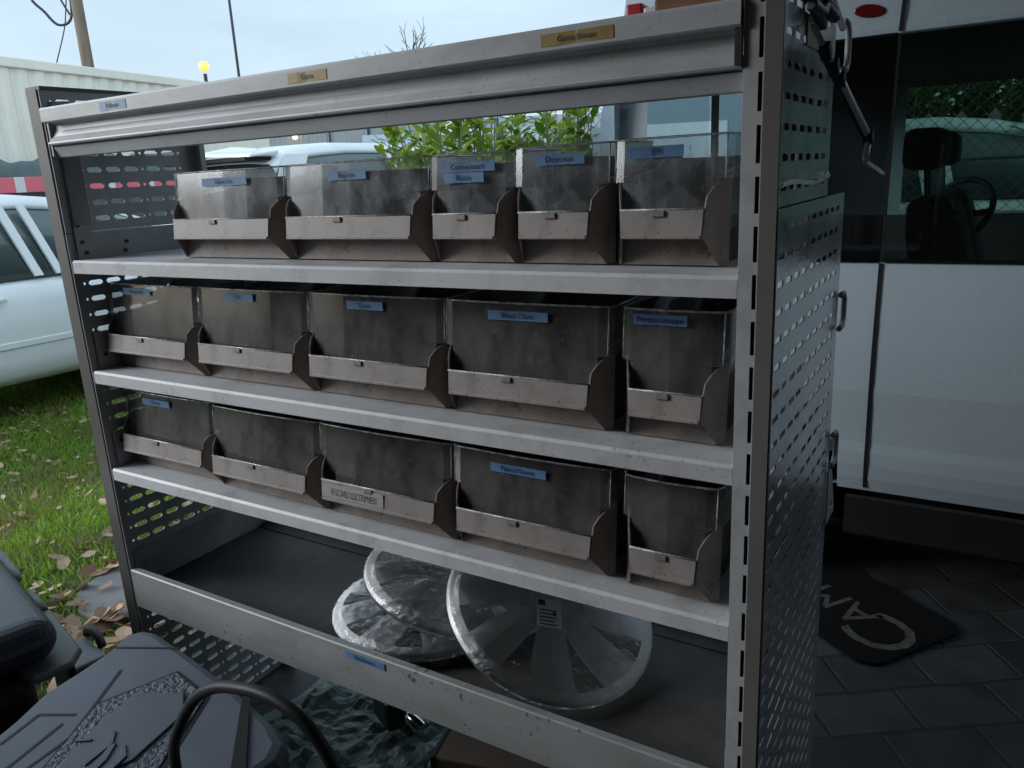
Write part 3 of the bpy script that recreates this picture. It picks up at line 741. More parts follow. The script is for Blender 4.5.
hp=[(.655,-.36,.43),(.67,-.37,.52),(.70,-.38,.575),(.745,-.38,.638),(.79,-.38,.672),(.84,-.38,.688),(.885,-.38,.692),(.925,-.38,.682),(.955,-.38,.655),(.975,-.38,.615),(.985,-.375,.55),(.99,-.36,.45),(.99,-.34,.3),(.99,-.3,.02)]
def smooth_path(p,k=5):
    p=[Vector(q) for q in p]; out=[]
    for i in range(len(p)-1):
        p0=p[max(i-1,0)];p1=p[i];p2=p[i+1];p3=p[min(i+2,len(p)-1)]
        for j in range(k):
            t=j/k
            out.append(.5*((2*p1)+(-p0+p2)*t+(2*p0-5*p1+4*p2-p3)*t*t+(-p0+3*p1-3*p2+p3)*t**3))
    out.append(p[-1]); return out
mb=MB(); mb.tube(smooth_path(hp),.0068,14); o=mb.build('black_hose', M['rubber'], smooth=True); tag(o,'thick black hose arching over the corner of the tool case','hose')

# tarp: crumpled sheet on the ground under the unit
def tarp():
    mb=MB(); nx,ny=64,48; x0,x1,y0,y1=.12,1.0,-.1,.62
    for j in range(ny+1):
        for i in range(nx+1):
            x=x0+(x1-x0)*i/nx; y=y0+(y1-y0)*j/ny
            p=Vector((x*7,y*7,3.1))
            c_=noise.voronoi(p*1.6)[0]; h=.02+.05*min(1,c_[1]-c_[0])+.03*abs(noise.noise(p*2.6+Vector((5,1,2))))+.02*abs(noise.noise(p*6))
            e=min(i,nx-i,j,ny-j)/6.
            h*=min(1,e)
            mb.v.append((x+.03*noise.noise(Vector((y*5,x*3,9))),y+.03*noise.noise(Vector((x*5,2,y*3))),max(.006,h)))
    for j in range(ny):
        for i in range(nx):
            a=j*(nx+1)+i; mb.f.append((a,a+1,a+nx+2,a+nx+1))
    o=mb.build('tarp', M['tarp'], smooth=False); tag(o,'crumpled green tarpaulin spread on the ground beneath the racking','tarp')
tarp()
o=empty('hand_tool',(.455,.268,.055),(0,0,R(-25)),'black tool with a bright chrome shaft lying on the green tarp','tool')
mb=MB(); mb.box(-.05,.035,-.04,.04,.0,.075); mb.build('housing', M['blackplastic'], o, bevel=.012, seg=3)
mb=MB(); mb.tube([(.03,0,.045),(.115,.005,.045)],[.018,.015],14); mb.build('shaft', M['chrome'], o, smooth=True)
mb=MB(); mb.box(-.045,-.005,-.042,-.02,.074,.078); mb.build('grey_cap', M['greyplastic'], o)
mb=MB(); mb.tube(smooth_path([(-.05,.0,.05),(-.09,.01,.055),(-.13,.02,.04),(-.17,.015,.035)]),.009,8); mb.build('lead', M['rubber'], o, smooth=True)
o=empty('cardboard_box',(.80,.32,.0),(0,0,R(14)),'brown cardboard box under the bottom rail beside the chrome tool','cardboard box')
mb=MB(); mb.box(-.17,.26,-.18,.14,.05,.17); mb.build('carton', M['card'], o, bevel=.003)
mb=MB(); mb.box(-.172,-.165,-.182,.142,.045,.172); mb.build('flap', M['casegroove'], o)
mb=MB(); mb.box(-.17,.26,-.04,-.0,.1705,.1712); mb.build('packing_tape', mat('parcel_tape',(.16,.1,.06),.3), o)

# ================================================================== DOORMAT
dm=empty('doormat',(1.318,.993,.004),(0,0,math.atan2(.57,-.82)),'black doormat with pale printed lettering on the pavers below the van','doormat')
mb=MB(); r=.05
poly=[]
for cx,cy,a0 in [(r,-r,90),(.75-r,-r,0),(.75-r,-.34+r,-90),(r,-.34+r,180)]:
    for i in range(6):
        a=R(a0+90-18*i)if False else R(a0+ (90-18*i))
        poly.append((cx+r*math.cos(a),cy+r*math.sin(a)))
mb.prism(poly,'z',0,.008); mb.build('pile', M['mat'], dm)
text_mesh('lettering','C',.24,M['matink'],Matrix.Translation((.0,-.15,.0088)),dm,align='LEFT',extrude=.0004)
text_mesh('lettering','AMPERS',.145,M['matink'],Matrix.Translation((.135,-.16,.0088)),dm,align='LEFT',extrude=.0004)
text_mesh('small_lettering','IN',.05,M['matink'],Matrix.Translation((.215,-.05,.0088)),dm,align='LEFT',extrude=.0004)

# ================================================================== VAN (built along +x from its rear; near side y=0)
def add_wheel(parent, x, y, z, r, w, out):
    wh=empty('wheel',(x,y,z)); wh.parent=parent
    mb=MB(); mb.lathe([(r*.62,-w/2),(r*.93,-w/2),(r,-w*.3),(r,w*.3),(r*.93,w/2),(r*.62,w/2)],36,'y',cap=False); mb.build('tyre', M['tyre'], wh, smooth=True)
    mb=MB(); mb.lathe([(r*.63,out*w*.42),(r*.6,out*w*.36),(r*.25,out*w*.30),(r*.2,out*w*.42),(.01,out*w*.43)],36,'y'); mb.build('rim', M['wheel'], wh)
    return wh
def make_van(label, group):
    v=empty('parked_van',(0,0,0),label=label,cat='van',group=group)
    L=4.85; WD=1.9; zs,zw,zt,zr=.30,.947,1.482,1.93
    bodyx=3.25
    def yoff(z):
        if z<.45: return .05*((.45-z)/.15)**2*.6+.022
        if z<.60: return .022*(1-(z-.45)/.15)
        if z<=zw: return -.006*math.sin(PI*(z-.60)/(zw-.60))
        if z<=zt: return .0+.055*(z-zw)/(zt-zw)
        return .055+.30*((z-zt)/(zr-zt))**2.4
    zl=[zs,.34,.38,.42,.45,.50,.55,.60,.65,.72,.8,.88,zw]
    zu=[zt,1.50,1.58,1.68,1.76,1.82,1.87,1.905,zr]
    arches=[(.34,.31),(3.75,.36)]
    mb=MB()
    for sgn in (0,1):
        Y=(lambda z:yoff(z)) if sgn==0 else (lambda z:WD-yoff(z))
        # lower panel in x steps, leaving arches
        xs=[i*.05 for i in range(0,int(bodyx/.05)+1)]+[3.3+.05*i for i in range(0,32)]
        for xa,xb in zip(xs,xs[1:]):
            if xb>4.80: break
            xm=(xa+xb)/2
            for za,zb in zip(zl,zl[1:]):
                zm=(za+zb)/2
                if any((xm-ax)**2+(zm-.33)**2<ar**2 for ax,ar in arches): continue
                if xm>3.6 and zm>.947-.14*((xm-3.6)/1.2): continue
                t=max(0,(xm-4.2)/.6); ins=.18*t*t
                ya=Y(za)+(ins if sgn==0 else -ins); yb=Y(zb)+(ins if sgn==0 else -ins)
                mb.add([(xa,ya,za),(xb,ya,za),(xb,yb,zb),(xa,yb,zb)],[(0,1,2,3)])
        # roof side
        for za,zb in zip(zu,zu[1:]):
            mb.add([(0,Y(za),za),(2.95,Y(za),za),(2.95,Y(zb),zb),(0,Y(zb),zb)],[(0,1,2,3)])
        # pillars
        for xa,xb in ([(0,.085),(2.16,2.25)] if sgn==0 else [(0,.58),(2.16,2.25)]):
            mb.add([(xa,Y(zw),zw),(xb,Y(zw),zw),(xb,Y(zt),zt),(xa,Y(zt),zt)],[(0,1,2,3)])
        # A pillar
        mb.add([(3.55,Y(zw),zw),(3.70,Y(zw),zw),(2.95,Y(zt)+(.02 if sgn==0 else -.02),zt+.1),(2.9,Y(zt),zt)],[(0,1,2,3)])
    # roof
    mb.add([(0,.355,zr),(2.75,.355,zr),(2.75,WD-.355,zr),(0,WD-.355,zr)],[(0,1,2,3)])
    mb.add([(2.75,.355,zr),(2.95,.355,zr),(2.98,WD/2,1.88),(2.95,WD-.355,zr),(2.75,WD-.355,zr)],[(0,1,2,3,4)])
    # bonnet and nose
    sec=lambda x,z0,z1,ins:[(x,ins,z0),(x,ins,z1-.06),(x,ins+.12,z1),(x,WD-ins-.12,z1),(x,WD-ins,z1-.06),(x,WD-ins,z0)]
    rings=[sec(3.62,.75,1.0,.01),sec(4.0,.72,.97,.02),sec(4.4,.62,.90,.06),sec(4.68,.50,.80,.12),sec(4.80,.40,.66,.18),sec(4.82,.30,.5,.2)]
    mb.loft(rings,cap=True)
    # rear face
    for za,zb in zip(zl,zl[1:]): mb.add([(0,yoff(za),za),(0,WD-yoff(za),za),(0,WD-yoff(zb),zb),(0,yoff(zb),zb)],[(0,1,2,3)])
    for za,zb in zip(zu,zu[1:]): mb.add([(0,yoff(za),za),(0,WD-yoff(za),za),(0,WD-yoff(zb),zb),(0,yoff(zb),zb)],[(0,1,2,3)])
    for ya,yb in [(.0,.2),(.9,1.0),(1.7,1.9)]: mb.add([(0,ya,zw),(0,yb,zw),(0,yb,zt),(0,ya,zt)],[(0,1,2,3)])
    # floor
    mb.add([(0,.05,zs+.01),(4.7,.05,zs+.01),(4.7,WD-.05,zs+.01),(0,WD-.05,zs+.01)],[(0,1,2,3)])
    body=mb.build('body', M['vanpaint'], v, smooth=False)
    # seams
    def seam(x0,z0,x1,z1,name='door_seam',wd=.010):
        m2=MB(); n=8
        for i in range(n):
            ta,tb=i/n,(i+1)/n
            xa,za=x0+(x1-x0)*ta,z0+(z1-z0)*ta; xb,zb=x0+(x1-x0)*tb,z0+(z1-z0)*tb
            m2.add([(xa-wd/2,yoff(za)-.003,za),(xa+wd/2,yoff(za)-.003,za),(xb+wd/2,yoff(zb)-.003,zb),(xb-wd/2,yoff(zb)-.003,zb)],[(0,1,2,3)])
        return m2.build(name, M['trim'], v)
    seam(.722,.31,.728,.94); seam(.728,1.49,.740,1.74); seam(2.2,.31,2.2,.94); seam(3.35,.5,3.35,.93)
    # glass
    def pane(xa,xb,sgn,m,name='window',dx=0):
        m2=MB(); s=(lambda y:y) if sgn==0 else (lambda y:WD-y)
        m2.add([(xa,s(yoff(zw)-.004),zw-.006),(xb,s(yoff(zw)-.004),zw-.006),(xb-dx,s(yoff(zt)-.004),zt+.006),(xa,s(yoff(zt)-.004),zt+.006)],[(0,1,2,3)])
        return m2.build(name, m, v)
    pane(.085,.45,0,M['clearglass']); pane(.47,.722,0,M['privglass']); pane(.730,2.155,0,M['vanglass']); pane(2.255,3.53,0,M['vanglass'],dx=.64)
    pane(.58,2.155,1,M['vanglass']); pane(2.255,3.53,1,M['vanglass'],dx=.64)
    m2=MB(); m2.add([(.45,-.002,zw-.004),(.47,-.002,zw-.004),(.47,.052,zt+.004),(.45,.052,zt+.004)],[(0,1,2,3)]); m2.build('window_divider', M['trim'], v)
    m2=MB(); m2.add([(.722,-.002,zw-.004),(.732,-.002,zw-.004),(.732,.052,zt+.004),(.722,.052,zt+.004)],[(0,1,2,3)]); m2.build('window_divider', M['trim'], v)
    m2=MB(); m2.add([(3.60,.06,1.0),(3.60,WD-.06,1.0),(2.93,WD-.25,1.86),(2.93,.25,1.86)],[(0,1,2,3)]); m2.build('windscreen', M['vanglass'], v)
    for ya,yb in [(.2,.9),(1.0,1.7)]:
        m2=MB(); m2.add([(-.004,ya,zw),(-.004,yb,zw),(-.004,yb,zt),(-.004,ya,zt)],[(0,1,2,3)]); m2.build('rear_window', M['clearglass'], v)
    # trims: black sill, rub strip, bumper
    m2=MB(); m2.prism([(-.012,.300),(.02,.296),(.05,.19),(.02,.17),(-.004,.19)],'x',.68,3.36); m2.build('sill_trim', M['trim'], v); m2=MB(); m2.prism([(WD+.012,.300),(WD-.02,.296),(WD-.05,.19),(WD-.02,.17),(WD+.004,.19)],'x',.68,3.36); m2.build('sill_trim', M['trim'], v)
    m2=MB(); m2.box(-.07,.02,.06,WD-.06,.28,.50); m2.build('rear_bumper', M['trim'], v, bevel=.02)
    m2=MB(); m2.box(4.60,4.86,.18,WD-.18,.26,.48); m2.build('front_bumper', M['trim'], v, bevel=.03)
    m2=MB(); m2.box(.1,4.6,.15,WD-.15,.16,.29); m2.build('chassis', M['trim'], v)
    for y in (.04,WD-.20):
        m2=MB(); m2.box(-.012,.03,y,y+.14,.98,1.38); m2.build('rear_lamp', M['lampgrey'], v, bevel=.01)
    for y in (.22,WD-.55):
        m2=MB(); m2.obox((4.66,y+.16,.70),.18,.34,.16,(0,R(25),0)); m2.build('headlight', M['lampgrey'], v, bevel=.03)
    m2=MB(); rg=[]
    for k in range(16):
        a=2*PI*k/16; rg.append((.655+.036*math.cos(a)-.01*math.sin(a),1.545+.017*math.sin(a)))
    m2.prism(rg,'y',.055,.072); m2.build('marker_lamp', M['lampred'], v, bevel=.004)
    for s,yy in ((0,-.10),(1,WD+.10)):
        m2=MB(); m2.obox((3.38,yy,1.06),.10,.20,.16); m2.build('mirror', M['trim'], v, bevel=.03)
    for x,rr_ in ((.34,.285),(3.75,.31)):
        add_wheel(v,x,.14,rr_,rr_,.2,-1); add_wheel(v,x,WD-.14,rr_,rr_,.2,1)
    # interior
    m2=MB(); m2.box(.02,3.3,.06,WD-.06,.40,.44); m2.box(.02,2.7,.08,WD-.08,1.50,1.52); m2.box(.40,.42,.09,.9,.45,1.5); m2.box(3.2,3.7,.1,WD-.1,.6,.96); m2.box(.02,2.6,.065,.085,.45,.94); m2.box(.02,3.2,WD-.085,WD-.065,.45,.94)
    m2.build('interior_lining', M['vanint'], v)
    def seat(x,y):
        s=empty('seat',(x,y,0)); s.parent=v
        m3=MB(); m3.box(-.02,.5,-.24,.24,.45,.62); m3.build('cushion', M['seat'], s, bevel=.05, seg=4)
        m3=MB(); rings=[]
        for z,a,b,wd in [(.60,-.10,.06,.235),(.80,-.13,.035,.24),(.98,-.16,-.01,.22),(1.04,-.165,-.03,.19),(1.075,-.165,-.06,.15)]:
            rings.append([(a,-wd,z),(b,-wd,z),(b,wd,z),(a,wd,z)])
        m3.loft(rings); m3.build('backrest', M['seat'], s, bevel=.03, seg=4, smooth=True)
        m3=MB(); m3.box(-.19,-.075,-.14,.14,1.155,1.275); m3.build('headrest', M['seat'], s, bevel=.03, seg=4)
        m3=MB()
        for yy in (-.06,.06): m3.tube([(-.12,yy,1.06),(-.13,yy,1.17)],.006,6)
        m3.build('headrest_post', M['darkmetal'], s)
        return s
    return v,seat

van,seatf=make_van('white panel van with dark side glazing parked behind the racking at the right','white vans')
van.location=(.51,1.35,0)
seatf(.90,.60); seatf(.90,1.30)
tmp=MB()
ring=[Vector((.84,1.25,.99))+Matrix.Rotation(R(58),3,'Z')@(Matrix.Rotation(R(-62),3,'Y')@Vector((.125*math.cos(2*PI*k/28),.125*math.sin(2*PI*k/28),0))) for k in range(29)]
tmp.tube(ring,.011,8,cap=False); tmp.tube([ring[7],Vector((.84,1.25,.97)),ring[21]],.012,6); tmp.build('steering_wheel', M['vanint'], van, smooth=True)
# two more white vans of the same type, further back
v2=copy_tree(van); v2['label']='white van seen between the laurel bush and the near van pillar, lamp at its corner'
v2.location=(.80,5.0,0); v2.rotation_euler=(0,0,R(112))
for ch in v2.children:
    if ch.name.startswith('rear_window'):
        ch.data=ch.data.copy(); ch.data.materials[0]=M['carpaint']; ch.name='rear_door_panel'  # white on the rear windows stands in for sky reflecting in the near pane
v3=copy_tree(van); v3['label']='white van standing behind the laurel bush, right of the white hatchback'
v3.location=(-7.25,9.0,0); v3.rotation_euler=(0,0,R(34))

# ================================================================== CARS
def make_car(label, group):
    """hatchback, length along +x (front), centred on y"""
    c=empty('parked_car',(0,0,0),label=label,cat='car',group=group)
    hw=.87
    # lower body : stations x, z_low, z_top, half width
    st=[(-.02,.42,.74,.62),(.04,.30,.88,.76),(.25,.24,.94,.83),(.8,.22,.95,.865),(1.6,.21,.94,.87),(2.5,.21,.935,.87),(3.0,.21,.92,.865),(3.5,.22,.86,.84),(3.85,.24,.76,.76),(4.02,.30,.66,.62),(4.06,.36,.55,.5)]
    rings=[]
    for x,z0,z1,w in st:
        zm=z0+(z1-z0)*.55
        rings.append([(x,-w*.9,z0),(x,-w*.985,z0+.08),(x,-w,zm-.08),(x,-w,zm+.05),(x,-w*.965,z1-.05),(x,-w*.88,z1),(x,0,z1+.015),(x,w*.88,z1),(x,w*.965,z1-.05),(x,w,zm+.05),(x,w,zm-.08),(x,w*.985,z0+.08),(x,w*.9,z0)])
    mb=MB(); mb.loft(rings); body=mb.build('body', M['carpaint'], c, smooth=True, subsurf=1)
    # greenhouse (dark glass volume)
    top=[(.22,.93,1.0),(.32,1.14,.9),(.48,1.34,.82),(.62,1.40,.79),(1.2,1.445,.79),(1.8,1.44,.79),(2.2,1.39,.78),(2.55,1.26,.80),(3.12,.95,.93)]
    rings=[]
    for x,z,k in top:
        zb=.92; wt=.60+.20*(1-(z-.92)/.52); wt=min(wt,.80)
        rings.append([(x,-.80,zb),(x,-wt-.0,max(z-.06,zb+.001)),(x,-wt+.07,z-.012),(x,0,z),(x,wt-.07,z-.012),(x,wt,max(z-.06,zb+.001)),(x,.80,zb)])
    mb=MB(); mb.loft(rings); mb.build('window', M['carglass'], c, smooth=True)
    # roof skin
    rt=[(.40,1.30),(.50,1.365),(.62,1.41),(.9,1.435),(1.2,1.452),(1.8,1.448),(2.1,1.415),(2.28,1.375)]
    rings=[]
    for x,z in rt:
        wt=min(.80,.60+.20*(1-(z-.92)/.52))
        rings.append([(x,-wt-.012,z-.085),(x,-wt-.006,z-.05),(x,-wt+.06,z-.006),(x,-wt*.5,z+.012),(x,0,z+.016),(x,wt*.5,z+.012),(x,wt-.06,z-.006),(x,wt+.006,z-.05),(x,wt+.012,z-.085)])
    mb=MB(); mb.loft(rings,cap=False,close=False); mb.build('roof', M['carpaint'], c, smooth=True, solid=.012)
    # pillars
    def pil(pts,wd,m='carpaint'):
        for s in (-1,1):
            mb=MB(); n=len(pts)-1
            for (xa,ya,za),(xb,yb,zb) in zip(pts,pts[1:]):
                mb.add([(xa-wd/2,s*(ya+.01),za),(xa+wd/2,s*(ya+.01),za),(xb+wd/2,s*(yb+.01),zb),(xb-wd/2,s*(yb+.01),zb)],[(0,1,2,3)])
            mb.build('pillar', M[m], c, solid=.02)
    pil([(3.02,.80,.93),(2.62,.705,1.22),(2.20,.645,1.37)],.075)
    pil([(1.72,.80,.93),(1.62,.645,1.39)],.055); pil([(1.86,.80,.93),(1.76,.645,1.39)],.05)
    pil([(.62,.80,.93),(.50,.70,1.18),(.62,.645,1.36)],.24)
    # spoiler, rear lamp, bumpers, wheels, mirrors
    mb=MB(); mb.loft([[(.22,-.60,1.345),(.48,-.62,1.365),(.5,-.62,1.40),(.24,-.60,1.37)],[(.14,0,1.375),(.48,0,1.40),(.5,0,1.455),(.16,0,1.40)],[(.22,.60,1.345),(.48,.62,1.365),(.5,.62,1.40),(.24,.60,1.37)]]); sp=mb.build('spoiler', M['carpaint'], c, smooth=False, bevel=.01)
    mb=MB(); mb.box(.20,.44,-.58,.58,1.325,1.352); mb.build('spoiler_underside', M['trim'], sp)
    for s in (-1,1):
        mb=MB(); mb.obox((.06,s*.70,.82),.10,.20,.16); mb.build('rear_lamp', M['lampred'], c, bevel=.02)
        mb=MB(); mb.obox((3.84,s*.58,.68),.26,.24,.13,(0,R(20),0)); mb.build('headlight', M['lampgrey'], c, bevel=.03)
        mb=MB(); mb.obox((2.62,s*.98,.98),.12,.18,.12); mb.build('mirror', M['carpaint'], c, bevel=.03)
        mb=MB(); mb.box(1.28,1.46,s*.875-.01,s*.875+.01,.80,.825); mb.build('handle', M['carpaint'], c, bevel=.006)
        mb=MB(); mb.box(.75,3.1,s*.868-.006,s*.868+.006,.50,.54); mb.build('rub_strip', M['carpaint'], c, bevel=.004)
        mb=MB(); mb.box(2.585,2.60,s*.868-.004,s*.868+.004,.32,.90); mb.build('door_seam', M['trim'], c)
        for x in (.72,3.28):
            mb=MB(); mb.lathe([(.35,s*.872),(.345,s*.876),(.01,s*.876)],30,'y',(x,0,.31)); mb.build('wheel_arch', M['trim'], c)
            add_wheel(c,x,s*.80,.30,.30,.19,s)
    mb=MB(); mb.box(-.06,.10,-.66,.66,.34,.50); mb.build('rear_bumper', M['trim'], c, bevel=.03)
    return c
car=make_car('white hatchback with roof spoiler parked behind the racking, seen over the top left bins','white cars')
car.location=(-4.25,3.42,.02); car.rotation_euler=(0,0,R(84)); car.scale=(1.03,1.03,1.05)
c2=copy_tree(car); c2.scale=(1,1,1); c2['label']='white car on the lawn at the left edge, its side windows and sill in view'
c2.location=(-4.69,.23,-.22); c2.rotation_euler=(0,0,R(90))
c3=copy_tree(car); c3.scale=(1,1,1); c3['label']='white car seen through the windows of the near van'
c3.location=(-.75,5.75,-.02); c3.rotation_euler=(0,0,R(8))

# red/white barrier and tarp covered pile behind the left car
o=empty('barrier_board',(-6.35,1.2,0),(0,0,R(0)),'red and white striped barrier board behind the white car at the left','barrier board')
mb=MB(); mb.box(-.02,.02,0,5.2,1.26,1.40); mb.build('board', M['redwhite'], o, bevel=.004)
for y in (.3,2.6,4.9):
    mb=MB(); mb.box(.022,.06,y-.03,y+.03,-.25,1.39); mb.build('post', M['white'], o)
def heap():
    mb=MB(); nx,ny=30,60
    for j in range(ny+1):
        for i in range(nx+1):
            u=i/nx; v=j/ny
            x=-7.15+.85*u; y=1.0+5.0*v
            h=1.62*(math.sin(PI*min(1,max(0,u)))**.35)*(min(1,8*v*(1-v))**.5)
            h+= .16*noise.noise(Vector((x*2.2,y*1.6,0)))+.08*noise.noise(Vector((x*6,y*5,3)))
            mb.v.append((x,y,max(-.2,h)))
    for j in range(ny):
        for i in range(nx):
            a=j*(nx+1)+i; mb.f.append((a,a+1,a+nx+2,a+nx+1))
    return mb.build('covered_pile', M['darktarp'], smooth=True)
tag(heap(),'dark tarpaulin thrown over a pile behind the white car, in front of the container','covered pile')

# ================================================================== CONTAINER
ct=empty('shipping_container',(-8.14,7.91,0),(0,0,math.atan2(-.983,.185)),'dirty white corrugated shipping container at the upper left','container')
Lc=6.06; Hc=2.62
mb=MB(); x=.12; prof=[]
while x<Lc-.12:
    prof+=[(x,0.),(x+.07,0.),(x+.105,-.022),(x+.175,-.022)]; x+=.21
prof.append((Lc-.1,0.))
mb.strip(prof,'z',.16,Hc-.10); mb.strip([(a,-2.4-b) for a,b in prof],'z',.16,Hc-.1)
mb.add([(.05,0,.15),(.05,-2.4,.15),(.05,-2.4,Hc-.05),(.05,0,Hc-.05)],[(0,1,2,3)]); mb.add([(Lc-.05,0,.15),(Lc-.05,-2.4,.15),(Lc-.05,-2.4,Hc-.05),(Lc-.05,0,Hc-.05)],[(0,1,2,3)])
mb.build('corrugated_wall', M['container'], ct)
mb=MB(); mb.box(0,Lc,-.04,.03,Hc-.10,Hc); mb.box(0,Lc,-2.44,-2.37,Hc-.1,Hc); mb.build('top_rail', M['container'], ct, bevel=.01)
mb=MB(); mb.box(0,Lc,-.04,.03,0.02,.16); mb.build('bottom_rail', M['container'], ct)
for xx in (0,Lc-.12):
    for yy in (-.11,-2.44):
        mb=MB(); mb.box(xx,xx+.12,yy,yy+.145,0.02,Hc+.004); mb.build('corner_post', M['container'], ct, bevel=.01)
mb=MB(); mb.box(.02,Lc-.02,-2.4,0,Hc-.045,Hc-.02); mb.build('roof', M['container'], ct)
for xx,zz in ((2.9,2.28),(.62,2.25)):
    mb=MB(); mb.box(xx,xx+.05,.0,.02,zz,zz+.05); mb.build('vent', M['trim'], ct)
mb=MB(); mb.tube(smooth_path([(.62,.03,2.30),(.66,.06,2.36),(.72,.06,2.37),(.78,.05,2.33)]),.012,6); mb.build('hook', M['darkmetal'], ct)

# grey sheet metal shed
sh=empty('sheet_metal_shed',(-15.0,13.6,0),(0,0,math.atan2(1.57,1.58)),'grey corrugated metal shed wall behind the white hatchback','shed')
mb=MB(); prof=[]; x=0
while x<5.0: prof+=[(x,0),(x+.06,-.03),(x+.12,0)]; x+=.12
mb.strip(prof,'z',0,3.1); mb.strip([(5.0,0),(5.0,4)],'z',0,3.1); mb.build('wall', M['shed'], sh)
mb=MB(); mb.box(-.1,5.1,-.08,4,3.1,3.2); mb.build('roof', M['shed'], sh)
mb=MB(); mb.box(1.95,2.0,-.06,-.03,0,3.1); mb.box(2.95,3.0,-.06,-.03,0,3.1); mb.build('wall_post', M['darkmetal'], sh)
mb=MB(); mb.lathe([(.01,-.07),(.06,-.05),(.07,0),(.05,.07),(.01,.09)],12,'z',(1.1,-.12,2.4)); mb.build('wall_lamp', M['glowdim'], sh)
# pale house
hs=empty('pale_house',(-9.6,16.4,0),(0,0,R(32)),'pale rendered house with slate roof far behind the laurel bush','house')
mb=MB(); mb.box(0,6,0,5,0,2.0); mb.build('wall', M['plaster'], hs)
mb=MB(); mb.prism([(-.3,1.95),(5.3,1.95),(2.5,2.75)],'x',-.2,6.2); mb.build('roof', M['roof'], hs)
for xx in (1,3.6):
    mb=MB(); mb.box(xx,xx+.9,-.02,.02,.9,1.8); f=mb.build('window', M['carglass'], hs)
    mb=MB(); mb.box(xx+.43,xx+.47,-.035,-.022,.9,1.8); mb.build('frame', M['white'], f)
mb=MB(); mb.box(2.3,3.1,-.03,.02,1.5,1.75); s_=mb.build('sign', mat('blue_sign',(.06,.35,.62),.5), hs)

# pole, mast, lamp
po=empty('utility_pole',(-12.05,7.70,0),label='brown wooden utility pole with loose wires above the container',cat='utility pole')
mb=MB(); mb.tube([(0,0,0),(0,0,4),(.0,0,8.2)],[.11,.095,.08],12); mb.build('shaft', M['pole'], po, smooth=True)
mb=MB()
e=Vector((-.84,-.54,0))
mb.tube(smooth_path([Vector((0,0,7.5))+e*.1,Vector((0,0,5.6))+e*.16,Vector((0,0,4.6))+e*.75,Vector((0,0,4.2))+e*.55,Vector((0,0,4.0))+e*.35,Vector((0,0,4.15))+e*.12,Vector((0,0,4.9))+e*.1]),.022,6)
mb.tube(smooth_path([Vector((0,0,4.6))+e*.12,Vector((0,0,4.25))+e*.2,Vector((0,0,3.9))+e*.30,Vector((0,0,3.2))+e*.62]),.010,6)
mb.tube(smooth_path([Vector((0,0,5.2))+e*.12,Vector((0,0,4.6))+e*.3,Vector((0,0,4.15))+e*.15]),.016,6)
mb.build('wire', M['darkmetal'], po)
mb=MB(); mb.obox((0,0,7.6),1.6,.1,.1,(0,0,R(35))); mb.build('crossarm', M['pole'], po)
ma=empty('antenna_mast',(-9.09,8.35,0),label='thin dark mast rising behind the container',cat='mast')
mb=MB(); mb.tube([(0,0,0),(0,0,3),(0,0,6.5)],[.026,.022,.016],8); mb.build('shaft', M['darkmetal'], ma)
mb=MB(); mb.box(-.08,.08,-.08,.08,0,.04); mb.build('base_plate', M['darkmetal'], ma)
sl=empty('street_lamp',(-14.08,11.73,0),label='lit orange street lamp glowing above the container roof',cat='street lamp')
mb=MB(); mb.tube([(0,0,0),(0,0,3.72)],[.06,.04],10); mb.build('shaft', M['darkmetal'], sl)
mb=MB(); mb.lathe([(.02,3.77),(.085,3.80),(.11,3.87),(.09,3.95),(.03,3.98)],16); mb.build('lamp_globe', M['lampglow'], sl, smooth=True)

# ================================================================== TREES
def bare_tree(loc,h,label,seed):
    t=empty('bare_tree',loc,label=label,cat='tree',group='bare trees on the skyline')
    rg=random.Random(seed)
    tr=MB(); tw=MB()
    def grow(p,d,l,r,depth):
        q=p+d*l
        m=p+d*l*.5+Vector((rg.uniform(-1,1),rg.uniform(-1,1),rg.uniform(-.5,.5)))*l*.06
        (tr if depth<2 else tw).tube([p,m,q],[r,r*.85,r*.7],5 if depth<3 else 3,cap=False)
        if depth>=6: return
        for i in range(rg.choice((2,3,3)) if depth<5 else 2):
            a=Vector((rg.uniform(-1,1),rg.uniform(-1,1),rg.uniform(-.1,.6)))
            nd=(d+a*rg.uniform(.5,.85)).normalized()
            grow(p+d*l*rg.uniform(.6,1),nd,l*rg.uniform(.62,.82),r*.62,depth+1)
    grow(Vector((0,0,0)),Vector((0,0,1)),h*.30,h*.024,0)
    tr.build('trunk',M['bark'],t,smooth=True); tw.build('branches',M['bark'],t)
    return t
bare_tree((-16.6,23.0,0),7.4,'tall bare tree with fine twigs above the top rail, right of its companion',4)
bare_tree((-17.9,22.3,0),6.4,'smaller bare tree just left of the tall bare tree',11)
bare_tree((-15.2,24.2,0),7.2,'thin bare tree at the right end of the twiggy skyline group',23)

